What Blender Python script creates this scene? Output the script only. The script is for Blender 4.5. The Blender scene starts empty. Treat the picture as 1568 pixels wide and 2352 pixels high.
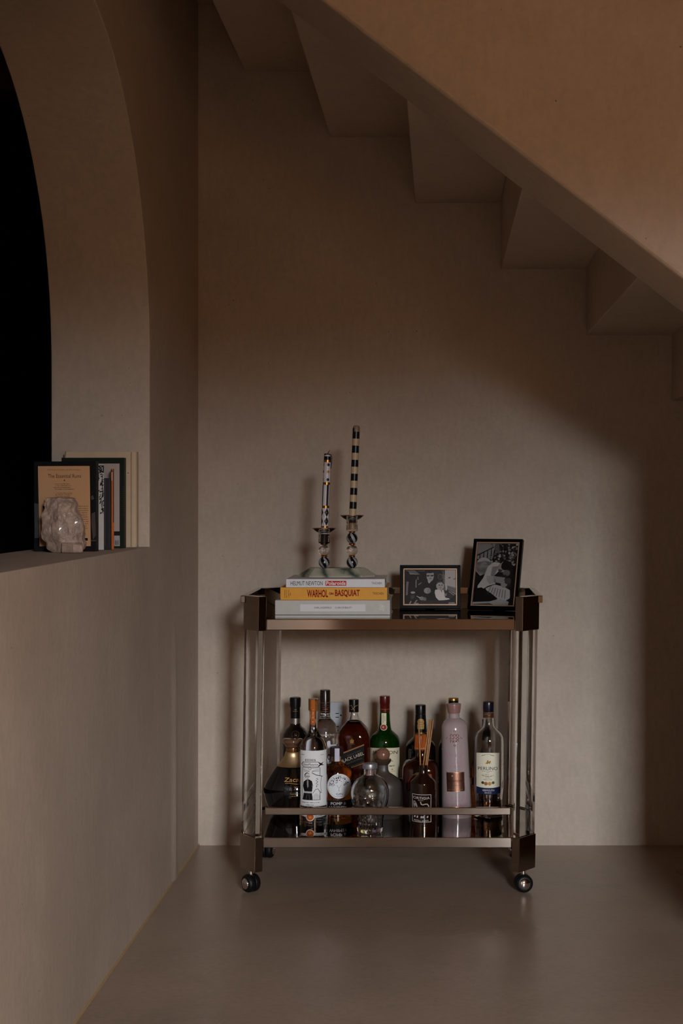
import bpy, bmesh, math, random
from mathutils import Vector, Matrix, noise
random.seed(7)
SC = bpy.context.scene
COL = SC.collection
PI = math.pi

# ------------------------------------------------------------------ camera
F, VX, VY, CH = 3590.5, 1013.0, 1140.0, 0.96      # focal length in pixels, optical axis in the frame, eye height
cam_d = bpy.data.cameras.new('camera'); cam = bpy.data.objects.new('camera', cam_d); COL.objects.link(cam)
cam.location = (0, 0, CH); cam.rotation_euler = (PI/2, 0, 0)
cam_d.sensor_fit = 'HORIZONTAL'; cam_d.sensor_width = 24.0; cam_d.lens = F/1568*24.0
cam_d.shift_x = -(VX-784)/1568; cam_d.shift_y = (VY-1176)/1568
cam_d.clip_start = 0.05
SC.camera = cam
# ------------------------------------------------------------------ world, daylight, exposure
# overcast sky above a dark horizon band, added and set high to dim the upper walls, seen only through the window behind the camera
w = bpy.data.worlds.new('world'); SC.world = w; w.use_nodes = True
nt = w.node_tree; bg = nt.nodes['Background']; tc = nt.nodes.new('ShaderNodeTexCoord'); sp = nt.nodes.new('ShaderNodeSeparateXYZ')
mr = nt.nodes.new('ShaderNodeMapRange'); mr.inputs['From Min'].default_value = .10; mr.inputs['From Max'].default_value = .13
mx = nt.nodes.new('ShaderNodeMix'); mx.data_type = 'RGBA'; mx.inputs['A'].default_value = (.012, .011, .008, 1); mx.inputs['B'].default_value = (.88, .945, 1.02, 1)
nt.links.new(tc.outputs['Generated'], sp.inputs[0]); nt.links.new(sp.outputs['Z'], mr.inputs['Value']); nt.links.new(mr.outputs['Result'], mx.inputs['Factor']); nt.links.new(mx.outputs['Result'], bg.inputs['Color'])
bg.inputs['Strength'].default_value = 112.0
w.cycles.sampling_method = 'MANUAL'; w.cycles.sample_map_resolution = 256
WX0, WX1, WZ0, WZ1 = .78, 1.48, 1.0, 2.23        # window opening in the wall behind the camera
def area_light(name, loc, target, sx, sy, power, color, spread=PI):
    l = bpy.data.lights.new(name, 'AREA'); l.shape = 'RECTANGLE'; l.size = sx; l.size_y = sy
    l.energy = power; l.color = color; l.spread = spread
    o = bpy.data.objects.new(name, l); COL.objects.link(o); o.location = loc
    d = (Vector(target)-Vector(loc)); o.rotation_euler = d.to_track_quat('-Z', 'Y').to_euler()
    return o
# the window is a portal for the sky; an unseen warm fill light is added further back in the room
po = area_light('window_portal', ((WX0+WX1)/2, -2.62, (WZ0+WZ1)/2), ((WX0+WX1)/2, 4.3, (WZ0+WZ1)/2), WX1-WX0, WZ1-WZ0, 1, (1, 1, 1))
po.data.cycles.is_portal = True
lp = bpy.data.lights.new('warm_fill', 'POINT'); lp.energy = 27; lp.color = (1.0, .50, .19); lp.shadow_soft_size = .3
lo_ = bpy.data.objects.new('warm_fill', lp); COL.objects.link(lo_); lo_.location = (1.5, -1.0, 1.15)
vs = SC.view_settings
vs.view_transform = 'Standard'; vs.look = 'None'; vs.exposure = 0.07; vs.gamma = 1.0; vs.use_curve_mapping = False
SC.display_settings.display_device = 'sRGB'
cy = SC.cycles
cy.max_bounces = 9; cy.diffuse_bounces = 5; cy.glossy_bounces = 5; cy.transmission_bounces = 9; cy.transparent_max_bounces = 8; cy.caustics_reflective = False
cy.use_adaptive_sampling = True; cy.adaptive_threshold = .07; cy.adaptive_min_samples = 16; cy.use_denoising = True; cy.sample_clamp_indirect = 6.0

# ------------------------------------------------------------------ helpers
def lin(c):
    f = lambda v: v/12.92 if v <= 0.04045 else ((v+0.055)/1.055)**2.4
    return tuple(f(v/255.0) for v in c)
def hx(r, g, b): return lin((r, g, b))
MATS = {}
def mat(name, rgb, rough=0.5, metal=0.0, noise_amt=0.0, noise_scale=20.0, bump=0.0, bump_scale=80.0, trans=0.0, ior=1.45,
        spec=0.5, coat=0.0, film=0.0, sss=0.0):
    if name in MATS: return MATS[name]
    m = bpy.data.materials.new(name); m.use_nodes = True; nt = m.node_tree; N = nt.nodes; L = nt.links
    b = N['Principled BSDF']
    b.inputs['Base Color'].default_value = (*rgb, 1); b.inputs['Roughness'].default_value = rough
    b.inputs['Metallic'].default_value = metal; b.inputs['IOR'].default_value = ior
    b.inputs['Specular IOR Level'].default_value = spec
    b.inputs['Transmission Weight'].default_value = trans; b.inputs['Coat Weight'].default_value = coat
    b.inputs['Coat Roughness'].default_value = 0.05
    if film: b.inputs['Thin Film Thickness'].default_value = film; b.inputs['Thin Film IOR'].default_value = 1.7
    if sss: b.inputs['Subsurface Weight'].default_value = sss; b.inputs['Subsurface Radius'].default_value = (.01, .006, .004)
    tc = N.new('ShaderNodeTexCoord')
    if noise_amt:
        n = N.new('ShaderNodeTexNoise'); n.inputs['Scale'].default_value = noise_scale; n.inputs['Detail'].default_value = 3
        L.new(tc.outputs['Object'], n.inputs['Vector'])
        r = N.new('ShaderNodeMapRange'); r.inputs['From Min'].default_value = .3; r.inputs['From Max'].default_value = .7
        r.inputs['To Min'].default_value = 1-noise_amt; r.inputs['To Max'].default_value = 1+noise_amt
        L.new(n.outputs['Fac'], r.inputs['Value'])
        x = N.new('ShaderNodeMix'); x.data_type = 'RGBA'; x.blend_type = 'MULTIPLY'; x.inputs['Factor'].default_value = 1
        x.inputs['A'].default_value = (*rgb, 1); L.new(r.outputs['Result'], x.inputs['B']); L.new(x.outputs['Result'], b.inputs['Base Color'])
    if bump:
        n2 = N.new('ShaderNodeTexNoise'); n2.inputs['Scale'].default_value = bump_scale; n2.inputs['Detail'].default_value = 6
        L.new(tc.outputs['Object'], n2.inputs['Vector'])
        bp = N.new('ShaderNodeBump'); bp.inputs['Strength'].default_value = bump; bp.inputs['Distance'].default_value = .004
        L.new(n2.outputs['Fac'], bp.inputs['Height']); L.new(bp.outputs['Normal'], b.inputs['Normal'])
    MATS[name] = m
    return m
def mat_attr(name, rough=0.5, coat=0.0, metal=0.0, spec=0.5):
    if name in MATS: return MATS[name]
    m = bpy.data.materials.new(name); m.use_nodes = True; nt = m.node_tree
    a = nt.nodes.new('ShaderNodeAttribute'); a.attribute_name = 'Col'
    b = nt.nodes['Principled BSDF']; nt.links.new(a.outputs['Color'], b.inputs['Base Color'])
    b.inputs['Roughness'].default_value = rough; b.inputs['Coat Weight'].default_value = coat; b.inputs['Metallic'].default_value = metal
    b.inputs['Specular IOR Level'].default_value = spec; b.inputs['Coat Roughness'].default_value = 0.04
    MATS[name] = m
    return m
def mat_plaster(name, c1, c2, rough, speck=0.5, gloss_var=0.1, bump=0.25):
    m = bpy.data.materials.new(name); m.use_nodes = True; nt = m.node_tree; N = nt.nodes; L = nt.links
    b = N['Principled BSDF']; tc = N.new('ShaderNodeTexCoord')
    def nz(scale, detail, rough_=.6):
        n = N.new('ShaderNodeTexNoise'); n.inputs['Scale'].default_value = scale; n.inputs['Detail'].default_value = detail
        n.inputs['Roughness'].default_value = rough_; L.new(tc.outputs['Object'], n.inputs['Vector']); return n
    a = nz(1.6, 2); d = nz(11, 2); e = nz(90, 1)
    ad = N.new('ShaderNodeMath'); ad.operation = 'MULTIPLY_ADD'; L.new(d.outputs['Fac'], ad.inputs[0]); ad.inputs[1].default_value = .35; L.new(a.outputs['Fac'], ad.inputs[2])
    r = N.new('ShaderNodeMapRange'); r.inputs['From Min'].default_value = .48; r.inputs['From Max'].default_value = .88; L.new(ad.outputs[0], r.inputs['Value'])
    x = N.new('ShaderNodeMix'); x.data_type = 'RGBA'; x.inputs['A'].default_value = (*c1, 1); x.inputs['B'].default_value = (*c2, 1); L.new(r.outputs['Result'], x.inputs['Factor'])
    mpf = N.new('ShaderNodeMapping'); mpf.inputs['Scale'].default_value = (70, 70, 22); L.new(tc.outputs['Object'], mpf.inputs['Vector'])
    fb = N.new('ShaderNodeTexNoise'); fb.inputs['Scale'].default_value = 1.0; fb.inputs['Detail'].default_value = 1; L.new(mpf.outputs['Vector'], fb.inputs['Vector'])
    fa = N.new('ShaderNodeMath'); fa.operation = 'ADD'; L.new(fb.outputs['Fac'], fa.inputs[0]); L.new(e.outputs['Fac'], fa.inputs[1])
    fr = N.new('ShaderNodeMapRange'); fr.inputs['From Min'].default_value = .75; fr.inputs['From Max'].default_value = 1.25; fr.inputs['To Min'].default_value = .945; fr.inputs['To Max'].default_value = 1.045; L.new(fa.outputs[0], fr.inputs['Value'])
    fm_x = N.new('ShaderNodeMix'); fm_x.data_type = 'RGBA'; fm_x.blend_type = 'MULTIPLY'; fm_x.inputs['Factor'].default_value = 1.0
    L.new(x.outputs['Result'], fm_x.inputs['A']); L.new(fr.outputs['Result'], fm_x.inputs['B']); x = fm_x
    v = N.new('ShaderNodeTexVoronoi'); v.inputs['Scale'].default_value = 26; L.new(tc.outputs['Object'], v.inputs['Vector'])
    lt = N.new('ShaderNodeMapRange'); lt.inputs['From Min'].default_value = .055; lt.inputs['From Max'].default_value = .03; L.new(v.outputs['Distance'], lt.inputs['Value'])
    gt = N.new('ShaderNodeMapRange'); gt.inputs['From Min'].default_value = .5; gt.inputs['From Max'].default_value = .58; L.new(d.outputs['Fac'], gt.inputs['Value'])
    mu = N.new('ShaderNodeMath'); mu.operation = 'MULTIPLY'; L.new(lt.outputs['Result'], mu.inputs[0]); L.new(gt.outputs['Result'], mu.inputs[1])
    mu2 = N.new('ShaderNodeMath'); mu2.operation = 'MULTIPLY'; L.new(mu.outputs[0], mu2.inputs[0]); mu2.inputs[1].default_value = speck
    y = N.new('ShaderNodeMix'); y.data_type = 'RGBA'; L.new(mu2.outputs[0], y.inputs['Factor']); L.new(x.outputs['Result'], y.inputs['A']); y.inputs['B'].default_value = (.05, .035, .025, 1)
    L.new(y.outputs['Result'], b.inputs['Base Color'])
    rr = N.new('ShaderNodeMapRange'); rr.inputs['From Min'].default_value = .3; rr.inputs['From Max'].default_value = .7
    rr.inputs['To Min'].default_value = rough-gloss_var; rr.inputs['To Max'].default_value = rough+gloss_var; L.new(a.outputs['Fac'], rr.inputs['Value']); L.new(rr.outputs['Result'], b.inputs['Roughness'])
    bp = N.new('ShaderNodeBump'); bp.inputs['Strength'].default_value = bump; bp.inputs['Distance'].default_value = .006; L.new(d.outputs['Fac'], bp.inputs['Height']); L.new(bp.outputs['Normal'], b.inputs['Normal'])
    MATS[name] = m
    return m

def thin_glass():
    if 'picture_glass' in MATS: return MATS['picture_glass']
    m = bpy.data.materials.new('picture_glass'); m.use_nodes = True; nt = m.node_tree; N = nt.nodes; N.clear()
    o = N.new('ShaderNodeOutputMaterial'); x = N.new('ShaderNodeMixShader'); t = N.new('ShaderNodeBsdfTransparent'); g = N.new('ShaderNodeBsdfGlossy'); f = N.new('ShaderNodeFresnel')
    g.inputs['Roughness'].default_value = .02; f.inputs['IOR'].default_value = 1.3
    nt.links.new(f.outputs[0], x.inputs[0]); nt.links.new(t.outputs[0], x.inputs[1]); nt.links.new(g.outputs[0], x.inputs[2]); nt.links.new(x.outputs[0], o.inputs[0])
    MATS['picture_glass'] = m
    return m
def link(name, bm, m, parent=None, smooth=False, sharp=None):
    """one mesh object; vertices are given in the parent's space"""
    bmesh.ops.recalc_face_normals(bm, faces=bm.faces)
    me = bpy.data.meshes.new(name); bm.to_mesh(me); bm.free()
    if smooth:
        for p in me.polygons: p.use_smooth = True
        if sharp is not None: me.set_sharp_from_angle(angle=math.radians(sharp))
    for mm in (m if isinstance(m, (list, tuple)) else [m]): me.materials.append(mm)
    o = bpy.data.objects.new(name, me); COL.objects.link(o)
    if parent is not None: o.parent = parent
    return o
def tag(o, label=None, cat=None, group=None, kind=None):
    if label: o['label'] = label
    if cat: o['category'] = cat
    if group: o['group'] = group
    if kind: o['kind'] = kind
    return o
def empty(name, loc, label, cat, group=None, rot=(0, 0, 0), kind=None):
    o = bpy.data.objects.new(name, None); COL.objects.link(o); o.empty_display_size = .05
    o.location = loc; o.rotation_euler = rot
    return tag(o, label, cat, group, kind)
def box(bm, x0, x1, y0, y1, z0, z1, bev=0.0, seg=2):
    vs_ = [bm.verts.new((x, y, z)) for x in (x0, x1) for y in (y0, y1) for z in (z0, z1)]
    idx = [(0, 1, 3, 2), (4, 6, 7, 5), (0, 4, 5, 1), (2, 3, 7, 6), (0, 2, 6, 4), (1, 5, 7, 3)]
    fs = [bm.faces.new([vs_[i] for i in f]) for f in idx]
    if bev:
        es = list({e for f in fs for e in f.edges})
        bmesh.ops.bevel(bm, geom=es, offset=bev, segments=seg, affect='EDGES', profile=.5)
    return bm
def nb(): return bmesh.new()
def bxm(x0, x1, y0, y1, z0, z1, bev=0.0, seg=2): return box(nb(), x0, x1, y0, y1, z0, z1, bev, seg)
def prism(bm, pts, z0, z1, axis='z', bev=0.0, seg=2, fn=None):
    def P(a, b, c):
        return {'z': (a, b, c), 'y': (a, c, b), 'x': (c, a, b)}[axis]
    lo = [bm.verts.new(P(a, b, z0)) for a, b in pts]; hi = [bm.verts.new(P(a, b, z1)) for a, b in pts]
    n = len(pts); fs = [bm.faces.new(lo[::-1]), bm.faces.new(hi)]
    for i in range(n): fs.append(bm.faces.new((lo[i], lo[(i+1) % n], hi[(i+1) % n], hi[i])))
    bmesh.ops.recalc_face_normals(bm, faces=fs)
    if bev:
        bmesh.ops.bevel(bm, geom=list({e for f in fs for e in f.edges}), offset=bev, segments=seg, affect='EDGES', profile=.5)
    return bm
def lathe(bm, prof, seg=48, n=2.0, sy=1.0, cx=0.0, cy_=0.0, flip=False):
    """surface of revolution; n>2 squares the section, sy flattens it"""
    def sec(a):
        c, s = math.cos(a), math.sin(a)
        e = 2.0/n
        return (math.copysign(abs(c)**e, c), math.copysign(abs(s)**e, s)*sy)
    S = [sec(2*PI*i/seg) for i in range(seg)]
    rings = []
    for r, z in prof:
        if r < 1e-6: rings.append([bm.verts.new((cx, cy_, z))])
        else: rings.append([bm.verts.new((cx+r*x, cy_+r*y, z)) for x, y in S])
    for A, B in zip(rings[:-1], rings[1:]):
        for i in range(seg):
            j = (i+1) % seg
            if len(A) == 1 and len(B) == 1: continue
            q = (A[0], B[i], B[j]) if len(A) == 1 else ((A[i], A[j], B[0]) if len(B) == 1 else (A[i], A[j], B[j], B[i]))
            bm.faces.new(q[::-1] if flip else q)
    if len(rings[0]) > 1: bm.faces.new(rings[0] if flip else rings[0][::-1])
    if len(rings[-1]) > 1: bm.faces.new(rings[-1][::-1] if flip else rings[-1])
    return bm
def rounded(pts, k=4):
    """Catmull-Rom smoothing of a profile"""
    out = []
    P = [pts[0]]+list(pts)+[pts[-1]]
    for i in range(1, len(P)-2):
        p0, p1, p2, p3 = P[i-1], P[i], P[i+1], P[i+2]
        for j in range(k):
            t = j/k
            out.append(tuple(.5*((2*b)+(-a+c)*t+(2*a-5*b+4*c-d)*t*t+(-a+3*b-3*c+d)*t**3) for a, b, c, d in zip(p0, p1, p2, p3)))
    out.append(tuple(pts[-1]))
    return out
def tube(bm, path, r, seg=10):
    path = [Vector(p) for p in path]; rings = []
    for i, p in enumerate(path):
        d = (path[min(i+1, len(path)-1)]-path[max(i-1, 0)]).normalized()
        u = d.orthogonal().normalized() if i == 0 else (u-d*u.dot(d)).normalized()
        v = d.cross(u); rr = r[i] if isinstance(r, (list, tuple)) else r
        rings.append([bm.verts.new(p+(u*math.cos(2*PI*k/seg)+v*math.sin(2*PI*k/seg))*rr) for k in range(seg)])
    for A, B in zip(rings[:-1], rings[1:]):
        for k in range(seg): bm.faces.new((A[k], A[(k+1) % seg], B[(k+1) % seg], B[k]))
    bm.faces.new(rings[0][::-1]); bm.faces.new(rings[-1])
    return bm
# ---------- flat print: coloured polygons and lettering laid on a sheet
_TC = {}
def text_tris(body, bold=0.0):
    k = (body, bold)
    if k in _TC: return _TC[k]
    cu = bpy.data.curves.new('t', 'FONT'); cu.body = body; cu.size = 1.0; cu.offset = bold; cu.resolution_u = 3; cu.fill_mode = 'FRONT'
    ob = bpy.data.objects.new('t', cu); COL.objects.link(ob)
    bpy.context.view_layer.update()
    ev = ob.evaluated_get(bpy.context.evaluated_depsgraph_get()); me = ev.to_mesh()
    polys = [[(me.vertices[i].co.x, me.vertices[i].co.y) for i in p.vertices] for p in me.polygons]
    ev.to_mesh_clear(); bpy.data.objects.remove(ob); bpy.data.curves.remove(cu)
    xs = [p[0] for q in polys for p in q]; ys = [p[1] for q in polys for p in q]
    _TC[k] = (polys, min(xs), max(xs), min(ys), max(ys))
    return _TC[k]
def text(body, cx, cy_, w_, h_, bold=0.0, rot=0.0, shear=0.0, arc=0.0):
    polys, x0, x1, y0, y1 = text_tris(body, bold if bold >= .02 else 0.0)
    out = []; c, s = math.cos(rot), math.sin(rot)
    for q in polys:
        n = []
        for x, y in q:
            u = ((x-x0)/(x1-x0)-.5)*w_; v = ((y-y0)/(y1-y0)-.5)*h_
            u += shear*v
            if arc: v += -arc*(u/(w_/2))**2
            n.append((cx+u*c-v*s, cy_+u*s+v*c))
        out.append(n)
    return out
def rect(x0, x1, y0, y1): return [[(x0, y0), (x1, y0), (x1, y1), (x0, y1)]]
def disc(cx, cy_, r, k=24, ry=None):
    ry = ry or r
    return [[(cx+r*math.cos(2*PI*i/k), cy_+ry*math.sin(2*PI*i/k)) for i in range(k)]]
def ring(cx, cy_, r0, r1, k=28, a0=0, a1=2*PI):
    P = lambda r, a: (cx+r*math.cos(a), cy_+r*math.sin(a))
    return [[P(r0, a0+(a1-a0)*i/k), P(r1, a0+(a1-a0)*i/k), P(r1, a0+(a1-a0)*(i+1)/k), P(r0, a0+(a1-a0)*(i+1)/k)] for i in range(k)]
def stroke(pts, wd):
    out = []
    for (x0, y0), (x1, y1) in zip(pts[:-1], pts[1:]):
        d = math.hypot(x1-x0, y1-y0) or 1; nx, ny = -(y1-y0)/d*wd/2, (x1-x0)/d*wd/2
        ex, ey = (x1-x0)/d*wd*.25, (y1-y0)/d*wd*.25
        out.append([(x0+nx-ex, y0+ny-ey), (x0-nx-ex, y0-ny-ey), (x1-nx+ex, y1-ny+ey), (x1+nx+ex, y1+ny+ey)])
    return out
_gr = random.Random(21)
def G(cx, cy_, w_, h_, rot=0.0, arc=0.0, **kw):
    """print too small to read: a row of tiny strokes"""
    out = []; x = -w_/2; c, s = math.cos(rot), math.sin(rot)
    while x < w_/2-h_*.2:
        d = min(h_*(.22+.3*_gr.random()), w_/2-x); y0 = -h_/2*(.5+.5*_gr.random()); y1 = h_/2*(.5+.5*_gr.random())
        yo = -arc*(x/(w_/2))**2
        q = [(x, y0+yo), (x+d, y0+yo), (x+d, y1+yo), (x, y1+yo)]
        out.append([(cx+u*c-v*s, cy_+u*s+v*c) for u, v in q])
        x += d+h_*(.2+(.5 if _gr.random() < .16 else .12*_gr.random()))
    return out
def frame_rect(x0, x1, y0, y1, t): return rect(x0, x1, y0, y0+t)+rect(x0, x1, y1-t, y1)+rect(x0, x0+t, y0+t, y1-t)+rect(x1-t, x1, y0+t, y1-t)
def print_mesh(name, shapes, fmap, parent, m, cut=None, lift=.00012, cutv=None):
    """shapes: (polygons, colour, layer) in sheet coordinates; fmap takes them to 3D"""
    bm = nb(); cl = bm.loops.layers.float_color.new('Col')
    for polys, colr, lay in shapes:
        for q in polys:
            vs_ = [bm.verts.new((u, v, lay*lift)) for u, v in q]
            try: f = bm.faces.new(vs_)
            except ValueError: continue
            for lp in f.loops: lp[cl] = (*colr, 1)
            if f.normal.z < 0 or (f.normal_update() or f.normal.z < 0): f.normal_flip()
    bmesh.ops.triangulate(bm, faces=[f for f in bm.faces if len(f.verts) > 4])
    if cut:
        xs = [v.co.x for v in bm.verts]; x = math.floor(min(xs)/cut)*cut+cut
        while x < max(xs):
            bmesh.ops.bisect_plane(bm, geom=bm.verts[:]+bm.edges[:]+bm.faces[:], plane_co=(x, 0, 0), plane_no=(1, 0, 0)); x += cut
    if cutv:
        ys_ = [v.co.y for v in bm.verts]; y = math.floor(min(ys_)/cutv)*cutv+cutv
        while y < max(ys_):
            bmesh.ops.bisect_plane(bm, geom=bm.verts[:]+bm.edges[:]+bm.faces[:], plane_co=(0, y, 0), plane_no=(0, 1, 0)); y += cutv
    for v in bm.verts: v.co = Vector(fmap(v.co.x, v.co.y, v.co.z))
    me = bpy.data.meshes.new(name); bm.to_mesh(me); bm.free(); me.materials.append(m)
    o = bpy.data.objects.new(name, me); COL.objects.link(o); o.parent = parent
    return o
PAPER = mat_attr('printed_paper', .6, spec=.15)
INK = mat_attr('printed_glossy', .3, coat=.05, spec=.3)

# ------------------------------------------------------------------ surfaces
M_WALL = mat_plaster('plaster_wall', (.47,.37,.285), (.57,.46,.36), .62, .7)
M_STAIR = mat_plaster('plaster_stair', (.47,.365,.275), (.57,.45,.345), .6, .8)
M_FLOOR = mat_plaster('microcement_floor', (.315,.228,.168), (.40,.30,.222), .31, .35, .07, .06)
M_DARKROOM = mat('unlit_room_dark', hx(22, 18, 17), .8)  # near-black colour puts the darkness of the unlit room into its walls
M_CEIL = mat('ceiling_paint', (.50,.41,.33), .8, noise_amt=.05, noise_scale=3)
M_NICKEL = mat('polished_nickel', (.34, .28, .23), .07, 1.0)
M_SATIN = mat('satin_nickel', (.34, .275, .225), .11, 1.0)
M_CHROME = mat('chrome', (.75, .73, .72), .06, 1.0)
M_MIRROR = mat('smoked_mirror', (.40, .36, .33), .025, 1.0)
M_ACRYL = mat('clear_acrylic', (.97, .97, .96), .0, trans=1.0, ior=1.49)
M_GLASS = mat('clear_glass', (.97, .98, .97), .0, trans=1.0, ior=1.48)
M_RUBBER = mat('black_rubber', hx(16, 14, 14), .45, spec=.3)
M_BLACK = mat('black_lacquer', hx(6, 5, 5), .35, spec=.12)
M_BLACKCAP = mat('black_cap', hx(14, 12, 12), .28, spec=.3)
M_GOLD = mat('gold_foil', hx(190, 140, 66), .3, 1.0)
M_COPPER = mat('copper_gold', hx(200, 120, 62), .25, 1.0)

# ------------------------------------------------------------------ room
DW = 4.3                                   # back wall
XL, XLI = -0.668, -0.894                   # left wall faces
YB, XR, ZC = -2.6, 4.2, 3.05
def struct(name, bm, m, label=None): return tag(link(name, bm, m), label=label, kind='structure')
struct('floor', bxm(-3.2, XR+.1, YB-.1, 7.0, -.12, 0), M_FLOOR, 'brown polished cement floor')
struct('ceiling', bxm(-3.2, XR+.1, YB-.1, 7.0, ZC, ZC+.1), M_CEIL, 'plain plastered ceiling above the stair')
struct('wall_back', bxm(XLI, XR+.1, DW, DW+.2, 0, ZC), M_WALL, 'beige plaster wall behind the bar cart')
struct('wall_right', bxm(XR, XR+.1, YB, DW, 0, ZC), mat('low_bounce_brown', (.2,.135,.09), .7, noise_amt=.06, noise_scale=3), 'plaster wall on the right of the room')  # unseen wall coloured darker to cut bounce light into the right-hand shadow
# wall behind the camera with a tall window
bm = nb()
for x0, x1, z0, z1 in ((XLI, WX0, 0, ZC), (WX0, WX1, WZ1, ZC), (WX0, WX1, 0, WZ0), (WX1, XR, 0, ZC)):
    box(bm, x0, x1, YB-.1, YB, z0, z1)
struct('wall_front', bm, M_CEIL, 'plaster wall with a tall window opposite the cart')
bm = nb()
for a in ((WX0, WX0+.035, WZ0, WZ1), (WX1-.035, WX1, WZ0, WZ1), (WX0+.035, WX1-.035, WZ0, WZ0+.035), (WX0+.035, WX1-.035, WZ1-.035, WZ1)): box(bm, a[0], a[1], YB-.06, YB-.02, a[2], a[3])
struct('window_1', bm, M_BLACK, 'open window frame in the wall opposite the cart')
# left wall with its arched opening
ya, yb_, zs = 2.165, 3.585, .844           # opening near jamb, far jamb, sill
ayc, aR, zR, zsp = (ya+yb_)/2, (yb_-ya)/2, .66, 1.27
cols = [YB, 0, ya]+[ayc-aR*math.cos(PI*i/40) for i in range(1, 40)]+[yb_, 3.75, 3.84]+[3.84+.0072*i for i in range(1, 21)]+[4.0, DW]
bm = nb(); cache = {}
def wv(y, z):
    k = (round(y, 5), round(z, 5))
    if k not in cache:
        b = math.exp(-((y-3.912)/.030)**2)*(1 if z < .5 else max(0, (.68-z)/.18)) if z < .68 else 0
        cache[k] = bm.verts.new((XL+.005*b, y, z))
    return cache[k]
def arch(y):
    t = max(-1, min(1, (y-ayc)/aR)); return zsp+zR*math.sqrt(max(0, 1-t*t))
rows = [0, .25, .5, .59, .68, zs]
for y0, y1 in zip(cols[:-1], cols[1:]):
    for z0, z1 in zip(rows[:-1], rows[1:]): bm.faces.new((wv(y0, z0), wv(y1, z0), wv(y1, z1), wv(y0, z1)))
    if y0 >= ya-1e-6 and y1 <= yb_+1e-6: bm.faces.new((wv(y0, arch(y0)), wv(y1, arch(y1)), wv(y1, ZC), wv(y0, ZC)))
    else:
        bm.faces.new((wv(y0, zs), wv(y1, zs), wv(y1, zsp), wv(y0, zsp))); bm.faces.new((wv(y0, zsp), wv(y1, zsp), wv(y1, ZC), wv(y0, ZC)))
g = bmesh.ops.extrude_face_region(bm, geom=bm.faces[:])
for v in g['geom']:
    if isinstance(v, bmesh.types.BMVert): v.co.x = XLI
wl = struct('wall_left', bm, M_WALL, 'plaster wall with an arched opening and a deep sill')
for p in wl.data.polygons: p.use_smooth = True
wl.data.set_sharp_from_angle(angle=math.radians(25))
bv = wl.modifiers.new('round', 'BEVEL'); bv.width = .007; bv.segments = 3; bv.limit_method = 'ANGLE'; bv.angle_limit = math.radians(60)
# the unlit room beyond the arch
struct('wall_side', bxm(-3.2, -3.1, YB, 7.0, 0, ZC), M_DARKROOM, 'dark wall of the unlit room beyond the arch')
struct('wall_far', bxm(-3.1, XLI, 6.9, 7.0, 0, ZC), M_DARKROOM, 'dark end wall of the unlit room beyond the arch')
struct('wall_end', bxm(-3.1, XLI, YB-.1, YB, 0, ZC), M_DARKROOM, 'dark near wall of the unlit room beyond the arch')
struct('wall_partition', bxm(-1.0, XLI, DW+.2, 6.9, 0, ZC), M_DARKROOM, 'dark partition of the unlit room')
struct('trim_1', bxm(-3.1, XLI, 5.0, 5.15, 2.262, ZC), mat('brown_header', hx(190, 150, 124), .8), 'brown header above the dark opening seen through the arch')
struct('trim_2', bxm(XL-.004, XL+.0035, YB, DW, 0, .0035), mat('joint_caulk', hx(190, 160, 118), .6), 'thin ochre joint along the foot of the left wall')

# ------------------------------------------------------------------ staircase overhead
st = empty('staircase', (0, DW, 0), 'plastered staircase rising over the bar cart with stepped underside and sloping parapet', 'staircase', kind='structure')
SX, SZ, NX, NZ = .2347, .1812, .1641, 1.5852
DIN, DOUT = DW/1.350, DW/1.479
bm = bxm(0, SX, DIN-DW, -.0005, 0, .355, .0025, 2); step_me = None
for i in range(-4, 9):
    x0, z0 = NX+SX*i, NZ-SZ*i
    if i == -4:
        link('step', bxm(XL+.0005, x0+SX, DIN-DW, -.0005, z0, z0+.355, .0025), M_STAIR, st); continue
    if step_me is None:
        o = link('step', bm, M_STAIR, st); step_me = o.data
    else:
        o = bpy.data.objects.new('step', step_me); COL.objects.link(o); o.parent = st
    o.location = (x0, 0, z0)
sl = SZ/SX
zline = lambda x: NZ-sl*(x-NX)
xe = NX+NZ/sl
xl = XL+.0005
link('parapet', prism(nb(), [(xl, zline(xl)), (xe, 0.0005), (xe, .95), (xe-.35, .95+.35*sl), (NX-.1, ZC-.001), (xl, ZC-.001)], DOUT-DW, DIN-DW-.0005, 'y', .009, 3), M_STAIR, st)
# unseen panel added under the low stair end to cast the vertical shadow edge
xp = 0.615
struct('stair_shade_panel', prism(nb(), [(xp, 0.0005), (xe-.01, 0.0005), (xp, zline(xp)-.001)], DOUT+.002, DIN-.002, 'y'), M_STAIR, 'unseen triangular panel added under the low stair end to shade the wall at right')

# ------------------------------------------------------------------ wall outlet
OZ, OX = CH-(1660-VY)/835.0, (758.5-VX)/835.0
ol = empty('wall_outlet', (OX, DW, OZ), 'white power outlet plate on the wall behind the clear vodka bottle', 'outlet')
M_PLATE = mat('outlet_plastic', hx(176, 176, 178), .4)
link('plate', bxm(-.035, .035, -.006, 0, -.0575, .0575, .002), M_PLATE, ol)
for zc in (.0215, -.0145): link('receptacle', bxm(-.034, .0335, -.0072, -.005, zc-.0146, zc+.0146, .0008), M_PLATE, ol)
for zc in (.0215, -.0145):
    for z in (zc+.0052, zc-.0054): link('slot', bxm(.0145, .0235, -.0076, -.007, z-.0011, z+.0011), M_BLACK, ol)
    link('ground_hole', prism(nb(), [(.0292-.0024*math.cos(a*PI/6), zc+.0024*math.sin(a*PI/6)) for a in range(12)], -.0076, -.007, 'y'), M_BLACK, ol)

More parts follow.
